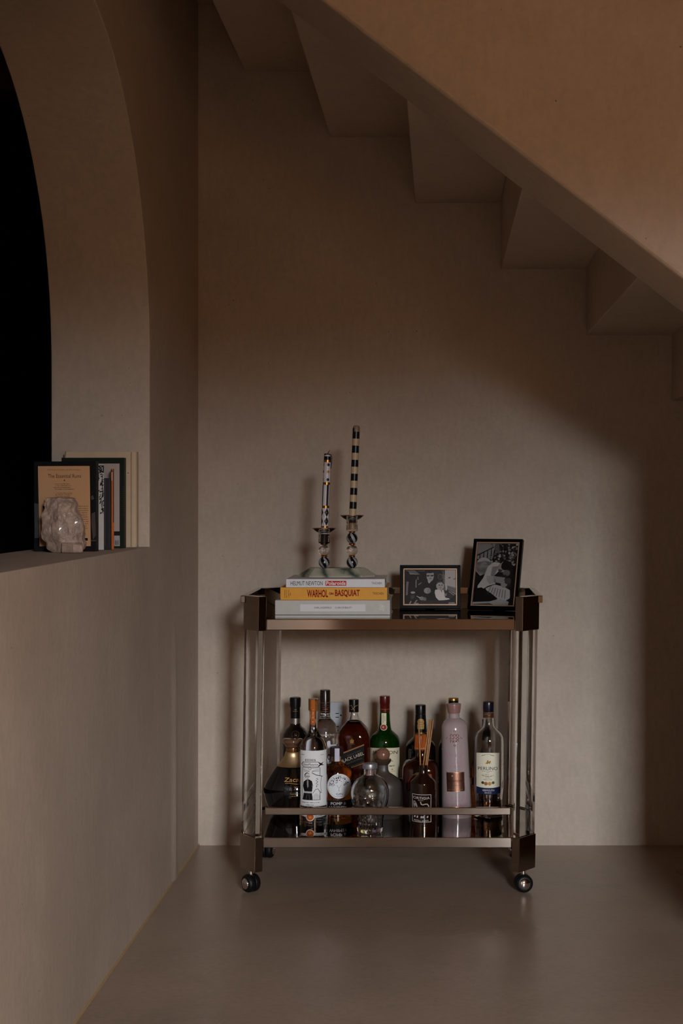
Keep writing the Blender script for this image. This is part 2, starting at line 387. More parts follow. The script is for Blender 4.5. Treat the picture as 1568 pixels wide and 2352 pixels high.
# ------------------------------------------------------------------ bar cart
X0, YC, K = -.130, 3.975, .0154
ZT, ZU = .135, .6625                       # tray surfaces
cart = empty('bar_cart', (X0, YC, 0), 'two-tier bar cart with clear acrylic posts, nickel sleeves and smoked mirror trays', 'bar cart')
def rack(bm):
    for v in bm.verts: v.co.x += K*(v.co.z-.137)
    return bm
def corner(sx, sy, g=0.0):
    c = Vector((-.318, -.215)); w_ = Vector((-.043, .056)); n_ = Vector((.018, .014))
    wu, nu = w_.normalized(), n_.normalized()
    q = [c+(wu+nu)*g, c+w_+(-wu+nu)*g, c+w_+n_-(wu+nu)*g, c+n_+(wu-nu)*g]
    q = [(p.x*-sx, p.y*-sy) for p in q]
    return q if sx*sy > 0 else q[::-1]
def cp(name, bm, m, smooth=False): return link(name, rack(bm), m, cart, smooth, 40 if smooth else None)
for sx in (-1, 1):
    for sy in (-1, 1):
        cp('post', prism(nb(), corner(sx, sy, .0022), .1335, .6385, 'z', .0012, 2), M_ACRYL)
        cp('top_sleeve', prism(nb(), corner(sx, sy), .635, .718, 'z', .0012, 2), M_NICKEL)
        # hollow bottom sleeve: four walls and a floor
        q0, q1 = corner(sx, sy), corner(sx, sy, .0021)
        bm = nb()
        A = [bm.verts.new((x, y, .054)) for x, y in q0]; B = [bm.verts.new((x, y, .137)) for x, y in q0]
        C_ = [bm.verts.new((x, y, .137)) for x, y in q1]; D_ = [bm.verts.new((x, y, .1325)) for x, y in q1]
        bm.faces.new(A); bm.faces.new(D_)
        for i in range(4):
            j = (i+1) % 4
            for P, Q in ((A, B), (B, C_), (C_, D_)): bm.faces.new((P[i], P[j], Q[j], Q[i]))
        bmesh.ops.recalc_face_normals(bm, faces=bm.faces)
        bmesh.ops.bevel(bm, geom=[e for e in bm.edges if e.verts[0] in A or e.verts[1] in A], offset=.0012, segments=2, affect='EDGES')
        cp('bottom_sleeve', bm, M_SATIN)
ho, hi_ = .295, .345
octo = [(-ho, -.197), (ho, -.197), (hi_, -.145), (hi_, .145), (ho, .197), (-ho, .197), (-hi_, .145), (-hi_, -.145)]
for zt_, nm, zb in ((ZT, 'lower_tray', .111), (ZU, 'upper_tray', .6365)):
    cp(nm, prism(nb(), octo, zt_-.004, zt_), M_MIRROR)
    z1 = zt_+.0012
    for s in (-1, 1):
        cp('tray_bar', bxm(-.300, .300, *sorted((s*.2005, s*.1975-s*.012)), zb, z1, .0018), M_SATIN if zt_ < .3 else M_NICKEL)
        cp('tray_bar', bxm(*sorted((s*.357, s*.343)), -.150, .150, zb, z1, .0018), M_NICKEL)
for s in (-1, 1):
    cp('lower_rail', bxm(-.297, .297, *((-.1985, -.1885) if s < 0 else (.1955, .2055)), .190, .208, .0018), M_SATIN)
    cp('lower_rail', bxm(*sorted((s*.355, s*.342)), -.150, .150, .190, .208, .0018), M_NICKEL)
    cp('upper_rail', bxm(*sorted((s*.368, s*.353)), -.163, .163, .700, .718, .0015), M_NICKEL)
cp('upper_rail', bxm(-.300, .300, .188, .200, .700, .718, .0015), M_NICKEL)
# casters
def caster(sx, sy, yaw):
    q = corner(sx, sy); x = sum(p[0] for p in q)/4; y = sum(p[1] for p in q)/4
    cs = link('caster', lathe(nb(), [(0, .0545), (.0085, .0545), (.0085, .052), (.0055, .051), (.0055, .040), (0, .040)], 20), M_CHROME, cart, True, 40)
    cs.location = (x-K*.09, y, 0); cs.rotation_euler = (0, 0, yaw)
    def disc_part(nm, prof, m):
        bm = lathe(nb(), prof, 36)
        bmesh.ops.rotate(bm, verts=bm.verts, cent=(0, 0, 0), matrix=Matrix.Rotation(PI/2, 3, 'X'))
        for v in bm.verts: v.co.z += .022
        return link(nm, bm, m, cs, True, 40)
    # two half-balls with rubber tyres on one axle; axis along local y
    disc_part('tyre', rounded([(.010, .0175), (.016, .0172), (.0205, .0135), (.0219, .008), (.0215, .0025), (.0190, .0012), (.010, .0012)], 3), M_RUBBER)
    disc_part('tyre', [(r, -z) for r, z in rounded([(.010, .0175), (.016, .0172), (.0205, .0135), (.0219, .008), (.0215, .0025), (.0190, .0012), (.010, .0012)], 3)], M_RUBBER)
    disc_part('hub_cap', rounded([(.0135, .0165), (.0125, .0185), (.009, .0205), (.004, .0217), (0, .022)], 3), M_CHROME)
    disc_part('hub_cap', [(r, -z) for r, z in rounded([(.0135, .0165), (.0125, .0185), (.009, .0205), (.004, .0217), (0, .022)], 3)], M_CHROME)
    link('axle_bridge', bxm(-.006, .006, -.0011, .0011, .012, .041, .0005), M_CHROME, cs)
caster(-1, -1, math.radians(-48)); caster(1, -1, math.radians(12)); caster(-1, 1, math.radians(80)); caster(1, 1, math.radians(-75))

# ------------------------------------------------------------------ bottles on the lower tray
class Bottle:
    def __init__(s, name, cx, D, label, cat='bottle', group='bottles on the lower tray', zt=ZT, rot=(0, 0, 0)):
        s.D, s.zt, s.k = D, zt+.0002, D/F
        s.X = (cx-VX)*s.k
        s.o = empty(name, (s.X, D, s.zt), label, cat, group, rot)
        s.view = math.atan2(s.X, D)
    def Z(s, y): return 0.0 if y is None else CH-(y-VY)*s.k-s.zt
    def pr(s, pts): return [(r*s.k, s.Z(y)) for r, y in pts]
    def part(s, name, pts, m, n=2.0, sy=1.0, seg=48, smooth=True, rz=0, parent=None, sharp=38, rd=0):
        p = s.pr(pts)
        if rd: p = rounded(p, rd)
        bm = lathe(nb(), p, seg, n, sy)
        if rz: bmesh.ops.rotate(bm, verts=bm.verts, cent=(0, 0, 0), matrix=Matrix.Rotation(rz, 3, 'Z'))
        return link(name, bm, m, parent or s.o, smooth, sharp)
    def shell(s, name, pts, m, th=.0022, floor=.006, **kw):
        """hollow glass: outer skin, rim, inner skin"""
        p = s.pr(pts); q = [(max(r-th, .0008), max(z, floor)) for r, z in p if r > th]
        inner = [(0, floor)]+[c for c in q if c[1] >= floor]
        full = p+inner[::-1]
        bm = lathe(nb(), full, kw.get('seg', 48), kw.get('n', 2.0), kw.get('sy', 1.0))
        return link(name, bm, m, s.o, True, 38)
    def cyl(s, prof_pts, eps=.0004, rot=0.0, u0=0.0):
        p = sorted([(z, r) for r, z in s.pr(prof_pts)])
        def R(z):
            if z <= p[0][0]: return p[0][1]
            for (a, ra), (b, rb) in zip(p[:-1], p[1:]):
                if a <= z <= b: return ra+(rb-ra)*(z-a)/max(b-a, 1e-9)
            return p[-1][1]
        k, Z, X, D, zt = s.k, s.Z, s.X, s.D, s.zt
        def f(u, v, w_):
            # sheet positions are read off the near surface of the bottle, not its axis
            Rz = R(Z(v)); kf = (D-Rz)/F; z = CH-(v-VY)*kf-zt; Rz = R(z); kf = (D-Rz)/F
            a = rot+math.asin(max(-.985, min(.985, ((u-VX)*kf-X)/Rz))); r = Rz+eps+w_
            return (r*math.sin(a), -r*math.cos(a), z)
        return f
    def plane(s, ydepth, cx, eps=.0004):
        kf = (s.D-ydepth)/F; X, zt = s.X, s.zt
        return lambda u, v, w_: ((u-VX)*kf-X, -ydepth-eps-w_, CH-(v-VY)*kf-zt)
    def prn(s, name, shapes, fmap, m=None, cut=2.5, parent=None, cutv=None): return print_mesh(name, shapes, fmap, parent or s.o, m or PAPER, cut, cutv=cutv)
def flipy(shapes): return shapes
# sheet coordinates are pixels of the photograph with y down, so lettering gets a negative height
def T(body, cx, cy_, w_, h_, **kw): return text(body, cx, cy_, w_, -h_, **kw)
WHITE, INKB, CREAM = hx(232, 230, 228), hx(18, 16, 16), hx(226, 214, 182)
GOLDP, NAVY, RED = hx(176, 128, 62), hx(16, 22, 48), hx(150, 34, 22)
M_DARKRUM = mat('dark_rum_glass', hx(14, 7, 4), .03, coat=.4)
M_AMBERDK = mat('dark_amber_glass', hx(92, 40, 12), .0, trans=1.0, ior=1.45)
M_BLACKGL = mat('black_glass', hx(8, 7, 7), .03, coat=.5)

# dark rum, back left
b = Bottle('rum_bottle', 678, 4.133, 'tall dark rum bottle with black cap and silver neck band behind the squat decanter')
b.part('body', [(0, None), (28, None), (30, 1835), (30, 1720), (30, 1695), (28, 1684), (22, 1674), (14.5, 1668), (12.3, 1664), (12, 1661), (0, 1661)], mat('rum_glass', hx(22, 10, 6), .03, coat=.5))
b.part('neck_band', [(0, 1661), (11.4, 1661), (11.4, 1649), (0, 1649)], mat('silver_foil', hx(170, 160, 150), .35, 1.0))
b.part('capsule', [(0, 1649), (11.2, 1649), (11, 1625), (0, 1625)], M_BLACKCAP)
b.part('cap', [(0, 1625), (12.2, 1624), (13, 1608), (12.6, 1603), (11, 1601.5), (0, 1601.5)], M_BLACKCAP)
RP = [(30, 1835), (30, 1695), (28, 1684), (22, 1674)]
b.prn('seal', [(ring(678, 1687, 7.3, 8.4), hx(58, 46, 38), 1), (G(678, 1687, 5, 7), hx(52, 40, 34), 1)], b.cyl(RP, .0008, u0=678), INK, cutv=1.5)
b.prn('neck_print', [(G(678, 1630, 6, 2), GOLDP, 1), (rect(672, 684, 1633.6, 1634.2), GOLDP, 1)], b.cyl([(11.2, 1649), (11, 1625)], .0004, u0=678), INK)

# squat dark decanter
b = Bottle('rum_decanter', 672, 4.04, 'squat black rum decanter with gold collar and flat round glass stopper', 'decanter')
DP = [(0, None), (46, None), (54, 1862), (60, 1846), (65, 1828), (66.4, 1816), (65.5, 1806), (61, 1795), (52, 1779), (43, 1766), (36, 1757)]
bm = lathe(nb(), [(0, 0)]+rounded(b.pr(DP[1:]), 4)+[(0, b.Z(1757))], 72, 2.0, .66); link('body', bm, M_BLACKGL, b.o, True, 38)
b.part('collar', [(36.3, 1758), (30, 1752), (24, 1744), (19, 1735), (16, 1726), (0, 1726)], mat('champagne_gold', hx(206, 176, 134), .45, 1.0), sy=.85, rd=3)
b.part('neck_ring', [(0, 1726), (14.5, 1726), (15.5, 1722), (14.5, 1717), (0, 1717)], mat('amber_ring', hx(120, 78, 40), .15, .5), sy=.9)
b.part('stopper', [(0, 1717), (15, 1716), (18, 1710), (23.5, 1704), (23, 1698), (17, 1695.5), (0, 1694.5)], mat('smoky_stopper', hx(120, 84, 62), .05, trans=.3, coat=.4), sy=.95, rd=3)
fm = b.cyl(DP[2:], .0006, u0=672)
fm0 = lambda u, v, w_: (fm(u, v, w_)[0], fm(u, v, w_)[1]*.66-.0006, fm(u, v, w_)[2])
b.prn('lettering', [(T('Zacapa', 676, 1797, 50, 13, shear=-.25), hx(206, 150, 84), 1), (stroke([(653, 1804), (662, 1803.4), (680, 1806), (700, 1803)], .8), hx(206, 150, 84), 1), (T('XO', 679, 1815, 12, 8), hx(120, 84, 50), 1),
      (G(678, 1828, 28, 2), hx(176, 128, 72), 1), (G(677, 1833, 20, 2), hx(176, 128, 72), 1)], fm0, INK)

# clear vodka, back
M_FULLCLEAR = mat('clear_spirit_bottle', (.95, .96, .96), .0, trans=1.0, ior=1.40)
b = Bottle('vodka_bottle', 746.5, 4.132, 'clear vodka bottle with tall dark brown cap and embossed shoulder in front of the outlet')
VP_ = [(0, None), (27, None), (29.5, 1842), (29.5, 1694), (30.2, 1692.5), (29.5, 1691), (29, 1684), (27, 1672), (23, 1661), (17, 1653.5), (12.5, 1650), (12.8, 1648), (11.4, 1646), (11.2, 1636)]
b.part('body', VP_+[(0, 1636)], M_FULLCLEAR)
b.part('cap', [(0, 1636.5), (11.9, 1636.5), (11.9, 1586), (11.2, 1584.4), (0, 1584)], mat('brown_black_cap', hx(34, 22, 18), .22))
b.prn('cap_print', [(rect(735, 758, 1614, 1614.6), hx(150, 96, 60), 1), (G(747, 1620, 14, 3), hx(110, 60, 40), 1), (rect(739, 755, 1624.4, 1625), hx(150, 90, 50), 1), (G(748, 1629, 13, 3.4), hx(150, 86, 52), 1), (rect(735, 758, 1634, 1634.6), hx(150, 110, 80), 1)], b.cyl([(11.9, 1636), (11.9, 1586)], .0004, u0=746.5), INK)
bm = nb()
fm = b.cyl(VP_[2:], .0002, u0=746.5)
rr = random.Random(3)
for i in range(54):
    u = 738+rr.random()*20; v = 1666+rr.random()*20
    if abs(u-748) > 10-.35*abs(v-1670) and v < 1674: continue
    p = Vector(fm(u, v, 0)); bmesh.ops.create_icosphere(bm, subdivisions=1, radius=.0007+.0006*rr.random(), matrix=Matrix.Translation(p))
link('embossing', bm, M_FULLCLEAR, b.o, True)
b.prn('embossed_name', [(G(748, 1688.5, 42, 4.5), hx(176, 170, 162), 1)], fm, INK)
b.prn('label', [([[(752, 1702), (757.5, 1702), (758.5, 1711), (776, 1712), (776, 1800), (728, 1800), (728, 1716), (750, 1708)]], hx(214, 212, 222), 1), (T('On', 757, 1739, 11, 13, bold=.02), INKB, 2), (G(752, 1760, 30, 7), INKB, 2)], b.cyl([(29.5, 1842), (29.5, 1694)], .0005, u0=746.5))

# tall mezcal bottle, white label
b = Bottle('mezcal_bottle', 720, 3.955, 'tall clear mezcal bottle with orange neck strip and white skeleton label')
MP = [(0, None), (29.5, None), (31.5, 1889), (31.5, 1716), (30.6, 1709), (26.5, 1701), (19, 1692.5), (13, 1684), (10, 1674), (9.2, 1660), (9.6, 1640), (10.4, 1631)]
b.part('body', MP+[(12, 1630.5), (12, 1606), (11.4, 1604.6), (0, 1604.4)], M_FULLCLEAR)
b.part('cork', [(0, 1633), (8.4, 1633), (8.8, 1609), (0, 1609)], mat('cork', hx(190, 132, 76), .8, noise_amt=.2, noise_scale=250))
fs_ = b.cyl([(9.2, 1672), (9.4, 1640), (10.4, 1631), (12.1, 1630.4), (12.1, 1600)], .0006, u0=720)
OR = hx(182, 94, 32)
b.prn('neck_strip', [(rect(713.2, 723, 1607, 1664.5), OR, 1), (T('DOBA-YEJ', 718.4, 1640, 20, 3.6, rot=PI/2), hx(236, 200, 160), 2), (T('*', 718, 1658, 3.5, 4), hx(236, 200, 160), 2)], fs_, PAPER, cutv=1.0)
fl = b.cyl([(31.5, 1895), (31.5, 1716)], .0005, rot=-.02, u0=719)
wav = [(690+2*i, 1724+(.9 if i % 2 else 0)) for i in range(29)]
sh = [([[(689, 1852+(.8 if 0 else 0))]+[]][0:0], WHITE, 1)]
edge_b = [(747.5-2*i, 1853-(1.2 if i % 2 else 0)) for i in range(30)]
sh = [([[(689, 1724.5)]+wav[1:]+[(747.5, 1724.5)]+edge_b+[(689, 1852)]], WHITE, 1)]
sh += [(G(695, 1734.5, 9, 2.2), hx(90, 86, 86), 2), (T('750ml', 739, 1734.5, 7, 2.2), hx(90, 86, 86), 2)]
sh += [([[(702, 1744), (724, 1744), (725, 1748.5), (701, 1748.5)]], INKB, 2), (rect(703, 723, 1744.8, 1747.8), WHITE, 3), (G(713, 1746.3, 15, 2), INKB, 4)]
sh += [([[(692, 1756), (696, 1750.5), (730, 1750), (737, 1754), (742, 1751), (739, 1756), (743, 1759), (736, 1758.5), (732, 1762), (696, 1762)]], INKB, 2), ([[(694, 1756), (697, 1751.5), (730, 1751), (734, 1756), (730, 1761), (697, 1761)]], WHITE, 3), (T('SieteMisterios', 714, 1756, 34, 6), INKB, 4)]
sh += [(disc(712, 1765.5, 3.4), INKB, 2), (disc(712, 1765.5, 2.7), WHITE, 3), (T('*', 712, 1766, 2.5, 2.5), INKB, 4)]
sh += [(frame_rect(694.5, 735, 1763.5, 1838, .9), INKB, 2)]
for i in range(5): sh += [(stroke([(696+i*.6, 1767+i*1.5), (704, 1768.5+i*1.2), (711, 1771+i*.5)], .35), hx(90, 88, 88), 3), (stroke([(717, 1771+i*.5), (724, 1768+i*1.1), (733, 1766.5+i*1.5)], .35), hx(90, 88, 88), 3)]
# skeleton in a dark coat beside a hanging banner
sh += [(disc(706, 1781.5, 6.2, ry=6.5), INKB, 3), (disc(707.2, 1782.3, 5.5, ry=5.8), hx(214, 212, 210), 4), (disc(705.8, 1783.3, 1.3), INKB, 5), (disc(710.2, 1783.3, 1.2), INKB, 5), (rect(706.8, 708.8, 1786, 1787.2), INKB, 5), (rect(704.5, 709.5, 1787.5, 1790.5), hx(214, 212, 210), 4), (rect(705, 709.2, 1789, 1789.5), INKB, 5),
       ([[(704, 1791), (710, 1790), (717, 1794), (719, 1803), (717, 1818), (699, 1818), (696, 1806), (698, 1796)]], INKB, 4), ([[(705, 1792), (709, 1792), (709.5, 1806), (707, 1811), (705.2, 1802)]], hx(120, 118, 118), 5), (stroke([(707.3, 1793), (707.3, 1808)], .5), WHITE, 6), (rect(699, 717, 1818, 1822), hx(190, 188, 186), 4),
       ([[(698, 1822), (717, 1822), (718.5, 1837), (695.5, 1837)]], INKB, 4), (stroke([(706, 1824), (703, 1836)], .6), hx(150, 150, 150), 5), (stroke([(710, 1824), (711.5, 1836)], .5), hx(130, 130, 130), 5),
       (stroke([(717, 1775), (726, 1780), (739.5, 1784)], 1.5), hx(60, 58, 58), 5), ([[(718, 1778), (738, 1784.5), (735.5, 1800), (737, 1822), (731, 1812), (727, 1812), (720, 1822), (717, 1806), (719, 1792)]], WHITE, 4), (stroke([(737.5, 1785), (735.5, 1800), (737, 1822)], .7), INKB, 5), (stroke([(719, 1822), (725, 1813), (730, 1812), (736, 1822)], .9), INKB, 5)]
for i in range(9): sh += [(disc(728+1.6*math.sin(i*2.3), 1788+i*2.4, 1.1), hx(110, 108, 108), 5)]
for i in range(7): sh += [(stroke([(719+i*2.3, 1822+abs(i-3)*1.5), (718+i*2.6, 1837)], .5), hx(90, 90, 90), 4)]
sh += [(G(714, 1843.6, 41, 2.6, bold=.01), INKB, 2), (G(712, 1849, 18, 2.4, bold=.01), INKB, 2)]
b.prn('label', sh, fl)
fb = b.cyl([(31.5, 1895), (31.5, 1716)], .0005, u0=720)
def bow(polys): return [[(u, v-.0035*(u-720)**2) for u, v in q] for q in polys]
b.prn('lower_label', [(bow([[(690+2*i, 1872) for i in range(31)]+[(750-2*i, 1878) for i in range(31)]]), WHITE, 1), (ring(712, 1876.5, 8.2, 9.6), WHITE, 3), (disc(712, 1876.5, 8.3), hx(200, 96, 30), 3), (T('*', 712, 1877, 7, 7), hx(236, 190, 140), 4), (bow(G(735, 1875, 22, 2.2)), INKB, 2)], fb)

# gin liqueur, amber, round label
M_AMBER = mat('amber_gin_bottle', hx(224, 150, 66), .0, trans=1.0, ior=1.40)
b = Bottle('gin_bottle', 773, 4.035, 'short amber gin liqueur bottle with round white floral label and black cap')
GP = [(0, None), (33, None), (36, 1876), (36, 1772), (35, 1766), (31, 1760), (24, 1755), (14, 1751), (11.2, 1748)]
b.part('body', GP+[(0, 1748)], M_AMBER)
b.part('neck', [(0, 1747.8), (10.6, 1747.8), (10.6, 1735), (0, 1735)], mat('amber_neck', hx(196, 150, 100), .02, trans=.9, ior=1.4))
b.part('cap', [(0, 1735), (15.2, 1735), (15.6, 1733), (15.6, 1718), (14.5, 1715.4), (0, 1714.6)], mat('dark_wood_cap', hx(44, 32, 30), .3))
b.prn('seal_strip', [(rect(768.5, 779, 1719, 1749), hx(206, 202, 212), 1)], b.cyl([(10.9, 1755), (10.9, 1735.6), (15.9, 1735.2), (15.9, 1715)], .0005, u0=773), PAPER, cutv=1.0)
fg = b.cyl([(36, 1880), (36, 1760)], .0005, rot=.03, u0=774)
sh = [(disc(777, 1806, 26.5, 40, 28.5), WHITE, 1), (ring(777, 1806, 24.6, 25.2), hx(150, 146, 146), 2)]
rr = random.Random(11)
for i in range(150):
    a = PI*(.02+.96*rr.random()); r_ = 8+14.5*math.sqrt(rr.random())
    c_ = (hx(30, 28, 34), hx(70, 40, 40), hx(90, 88, 92))[rr.randrange(3)]
    sh.append((disc(777+r_*math.cos(a), 1806-r_*math.sin(a)*1.02, .45+.75*rr.random(), 6), c_, 2))
sh += [(stroke([(777, 1812), (777, 1817)], .6), INKB, 2), (stroke([(775, 1817), (779, 1817)], .5), INKB, 2), (stroke([(772, 1803), (777, 1811), (782, 1803)], .5), hx(70, 70, 74), 2), (T('GIN', 778, 1824, 15, 5.2), hx(40, 38, 44), 2), (T('LIQUEUR', 778, 1829.3, 14, 1.8), hx(90, 86, 90), 2)]
b.prn('label', sh, fg)
b.prn('base_label', [(rect(742, 806, 1839, 1869), hx(20, 18, 22), 1), (T('POMP &', 776, 1846, 35, 6.5), hx(226, 214, 206), 2), (T('WHIMSY', 775, 1855.5, 40, 6.5), hx(226, 214, 206), 2), (G(802, 1850, 8, 3, rot=PI/2), hx(150, 140, 140), 2)], fg)

# whisky, square shouldered, diagonal black label
M_WHISKY = mat('whisky_bottle', hx(176, 76, 26), .0, trans=1.0, ior=1.38)
b = Bottle('whisky_bottle', 812.4, 4.115, 'square-shouldered amber whisky bottle with slanted black label')
WP = [(0, None), (35, None), (36.3, 1842), (36.3, 1692), (35.2, 1684), (31, 1673), (23, 1664), (15.5, 1655.5)]
b.part('body', WP+[(0, 1655.5)], M_WHISKY, n=3.6, sy=.95, seg=64)
b.part('neck', [(13.4, 1655.2), (15.2, 1655.2), (11.5, 1646), (9.6, 1637), (9.6, 1634.8), (8.2, 1634.8), (8.2, 1637), (10, 1646), (13.4, 1655.2)], M_GLASS)
b.part('cap', [(0, 1635), (11.2, 1635), (11.4, 1609), (10.8, 1606.5), (0, 1605.8)], M_BLACKCAP)
b.prn('cap_print', [(stroke([(803, 1622), (807, 1620), (810, 1628), (816, 1622), (821, 1620)], 1.0), hx(150, 116, 70), 1), (stroke([(806, 1630), (812, 1629)], .9), hx(150, 116, 70), 1), (stroke([(812, 1628), (814, 1633)], .8), hx(150, 116, 70), 1)], b.cyl([(11.4, 1635), (11.4, 1609)], .0004, u0=812.4), INK)
fp = b.plane(36.3*b.k*.95, 812.4, .0012)
sh = [([[(780, 1731), (836, 1709), (836, 1753.5), (780, 1773.5)]], hx(150, 104, 62), 1), ([[(780, 1734), (836, 1712), (836, 1751), (780, 1771)]], hx(14, 13, 14), 2), (T('Johnnie Walker', 813, 1730, 34, 5, rot=-.385), hx(84, 70, 58), 3), (T('BLACK LABEL', 809, 1739.5, 56, 7.5, rot=-.37, bold=.01), hx(196, 178, 156), 3), (T('Blended Scotch Whisky', 811, 1749, 44, 4, rot=-.37), hx(96, 80, 62), 3)]
sh += [(stroke([(782, 1768.5), (836, 1748.5)], .5), hx(120, 96, 64), 3)]
b.prn('label', sh, fp, cut=None)
b.prn('crest', [([[(804, 1707), (803.5, 1698), (806, 1700), (808, 1695), (810, 1700), (812.6, 1698), (812, 1707)]], hx(150, 104, 48), 1), (rect(802.5, 814.5, 1708, 1709), hx(120, 84, 44), 1)], fp, cut=None)

# green whiskey
b = Bottle('whiskey_bottle', 883.5, 4.115, 'green whiskey bottle with dark red cap and cream label')
JP = [(0, None), (32, None), (34, 1842), (34, 1703), (33.2, 1697), (29.5, 1689), (22, 1682), (15.5, 1676.5), (13.5, 1668), (12.2, 1655), (11.2, 1634)]
b.part('body', JP+[(0, 1634)], mat('green_bottle', hx(22, 82, 14), .0, trans=.8, ior=1.42), rd=0)
b.part('cap', [(0, 1634.5), (11.5, 1634.5), (11.3, 1617), (12, 1616), (12, 1601), (11.3, 1598.4), (0, 1597.8)], mat('dark_red_cap', hx(84, 18, 14), .25))
b.prn('cap_line', [(rect(873, 894, 1629, 1629.8), hx(170, 90, 60), 1)], b.cyl([(11.5, 1634), (11.4, 1617)], .0003, u0=883.5), INK)
b.prn('neck_label', [(rect(876, 886.8, 1638, 1664), CREAM, 1), (G(880, 1651, 20, 1.5, rot=PI/2), hx(90, 84, 64), 2), (G(883.6, 1650, 12, 1.5, rot=PI/2), hx(90, 84, 64), 2), (disc(881, 1670.6, 7.6), CREAM, 2), (disc(881, 1670.6, 6.3), hx(146, 50, 44), 3), (G(881, 1670.5, 5, 6), hx(206, 170, 150), 4)], b.cyl(JP[4:], .0006, u0=883.5), cutv=1.5)
fj = b.cyl([(34, 1842), (34, 1700)], .0005, u0=883.5)
curv = lambda polys: [[(u, v+.0022*(u-883.5)**2) for u, v in q] for q in polys]
sh = [(curv([[(848+2*i, 1718) for i in range(36)]+[(918-2*i, 1792) for i in range(36)]]), CREAM, 1), (curv(T('JAMESON', 883, 1729.5, 57, 10, bold=.012, shear=-.1)), hx(24, 32, 28), 2), (G(899, 1749, 6, 2.6), hx(70, 64, 48), 2), (G(883, 1760, 44, 4), hx(40, 60, 44), 2), (disc(900, 1768, 1.6), GOLDP, 2), (rect(894, 906, 1772, 1772.6), GOLDP, 2), (G(883, 1777, 34, 3), hx(90, 80, 56), 2)]
b.prn('label', sh, fj)

# smoky tequila bottle with ball stopper
b = Bottle('tequila_bottle', 879.5, 4.02, 'frosted smoky tequila bottle with round ball stopper beside the skull')
b.part('body', [(0, None), (39, None), (42.5, 1872), (43.5, 1806), (42, 1797), (35, 1788), (24, 1780), (14.5, 1774), (12, 1768), (11.6, 1756), (0, 1756)], mat('frosted_smoke_glass', hx(104, 92, 84), .38, trans=.55, ior=1.4), sy=.8, n=2.5)
b.part('lip', [(0, 1756.5), (12.5, 1756), (17.5, 1750), (19.4, 1745.5), (17, 1742.5), (0, 1742.5)], mat('smoke_glass_lip', hx(96, 76, 62), .12, trans=.5, ior=1.4))
b.part('stopper', [(0, 1749)]+[(15.8*math.sin(PI*i/16), 1733+15.8*math.cos(PI*i/16)) for i in range(2, 16)]+[(0, 1717.2)], mat('stopper_amber', hx(134, 92, 74), .1, noise_amt=.3, noise_scale=300, coat=.6))

# tall whisky behind
b = Bottle('scotch_bottle', 965.5, 4.126, 'dark bottle with black capsule and gold neck label behind the reed diffuser')
AP = [(0, None), (33, None), (35, 1842), (35, 1722), (34, 1713), (29.5, 1704), (21, 1697), (15.5, 1690), (14.4, 1682)]
b.part('body', AP+[(0, 1682)], M_DARKRUM)
b.part('neck_ring', [(0, 1682.5), (14.8, 1682.5), (14.8, 1680.5), (0, 1680.5)], M_GOLD)
b.part('capsule', [(0, 1680.5), (14.4, 1680.5), (13.2, 1660), (12, 1640), (0, 1640)], M_BLACKCAP)
b.part('cap', [(0, 1640), (12.1, 1639), (12.2, 1621), (11.2, 1618.5), (0, 1618)], M_BLACKCAP)
b.prn('neck_label', [([[(958.5, 1675), (958, 1666), (959.5, 1662), (958, 1658), (961, 1652), (965.5, 1650.6), (971, 1652), (973.6, 1658), (972.4, 1662), (973.6, 1666), (973, 1675)]], hx(176, 138, 70), 1), (G(966, 1659, 9, 2), hx(80, 56, 26), 2), (G(966, 1664, 10, 1.6), hx(80, 56, 26), 2), (G(966, 1669, 9, 1.6), hx(80, 56, 26), 2)], b.cyl([(14.4, 1681), (12, 1640)], .0005, u0=965.5), INK)

# orange liqueur, square brown bottle
b = Bottle('liqueur_bottle', 965, 4.035, 'square brown liqueur bottle with orange cap and red sash label behind the reed diffuser')
b.part('body', [(0, None), (39, None), (41, 1874), (41, 1766), (39.5, 1757), (34, 1749), (22, 1743), (12.5, 1738), (10.5, 1732), (10.5, 1720), (0, 1720)], mat('brown_liqueur_glass', hx(64, 24, 10), .02, trans=.45, ior=1.42), n=4.5, seg=64)
b.part('cap', [(0, 1721), (13, 1721), (13.6, 1719), (13.4, 1689), (12.4, 1686.5), (0, 1686)], mat('orange_cap', hx(190, 92, 32), .3))
b.prn('cap_ring', [(rect(952, 978, 1718.6, 1719.8), hx(220, 170, 130), 1)], b.cyl([(13.6, 1721), (13.4, 1690)], .0003, u0=965), INK)
fq = b.plane(41*b.k, 965, .0006)
sh = [([[(936, 1815), (936, 1794), (943, 1783), (962, 1778), (990, 1778), (994, 1794), (994, 1815), (976, 1800), (950, 1800)]], hx(150, 72, 44), 1), ([[(938, 1812), (938, 1796), (944, 1786), (962, 1781), (962, 1784), (946, 1790), (942, 1799)]], hx(96, 26, 16), 2), ([[(946, 1780), (956, 1774), (970, 1774), (966, 1780)]], hx(206, 186, 164), 2), ([[(944, 1798), (986, 1798), (986, 1850), (944, 1850)]], hx(200, 170, 130), 2)]
b.prn('label', sh, fq, cut=None)

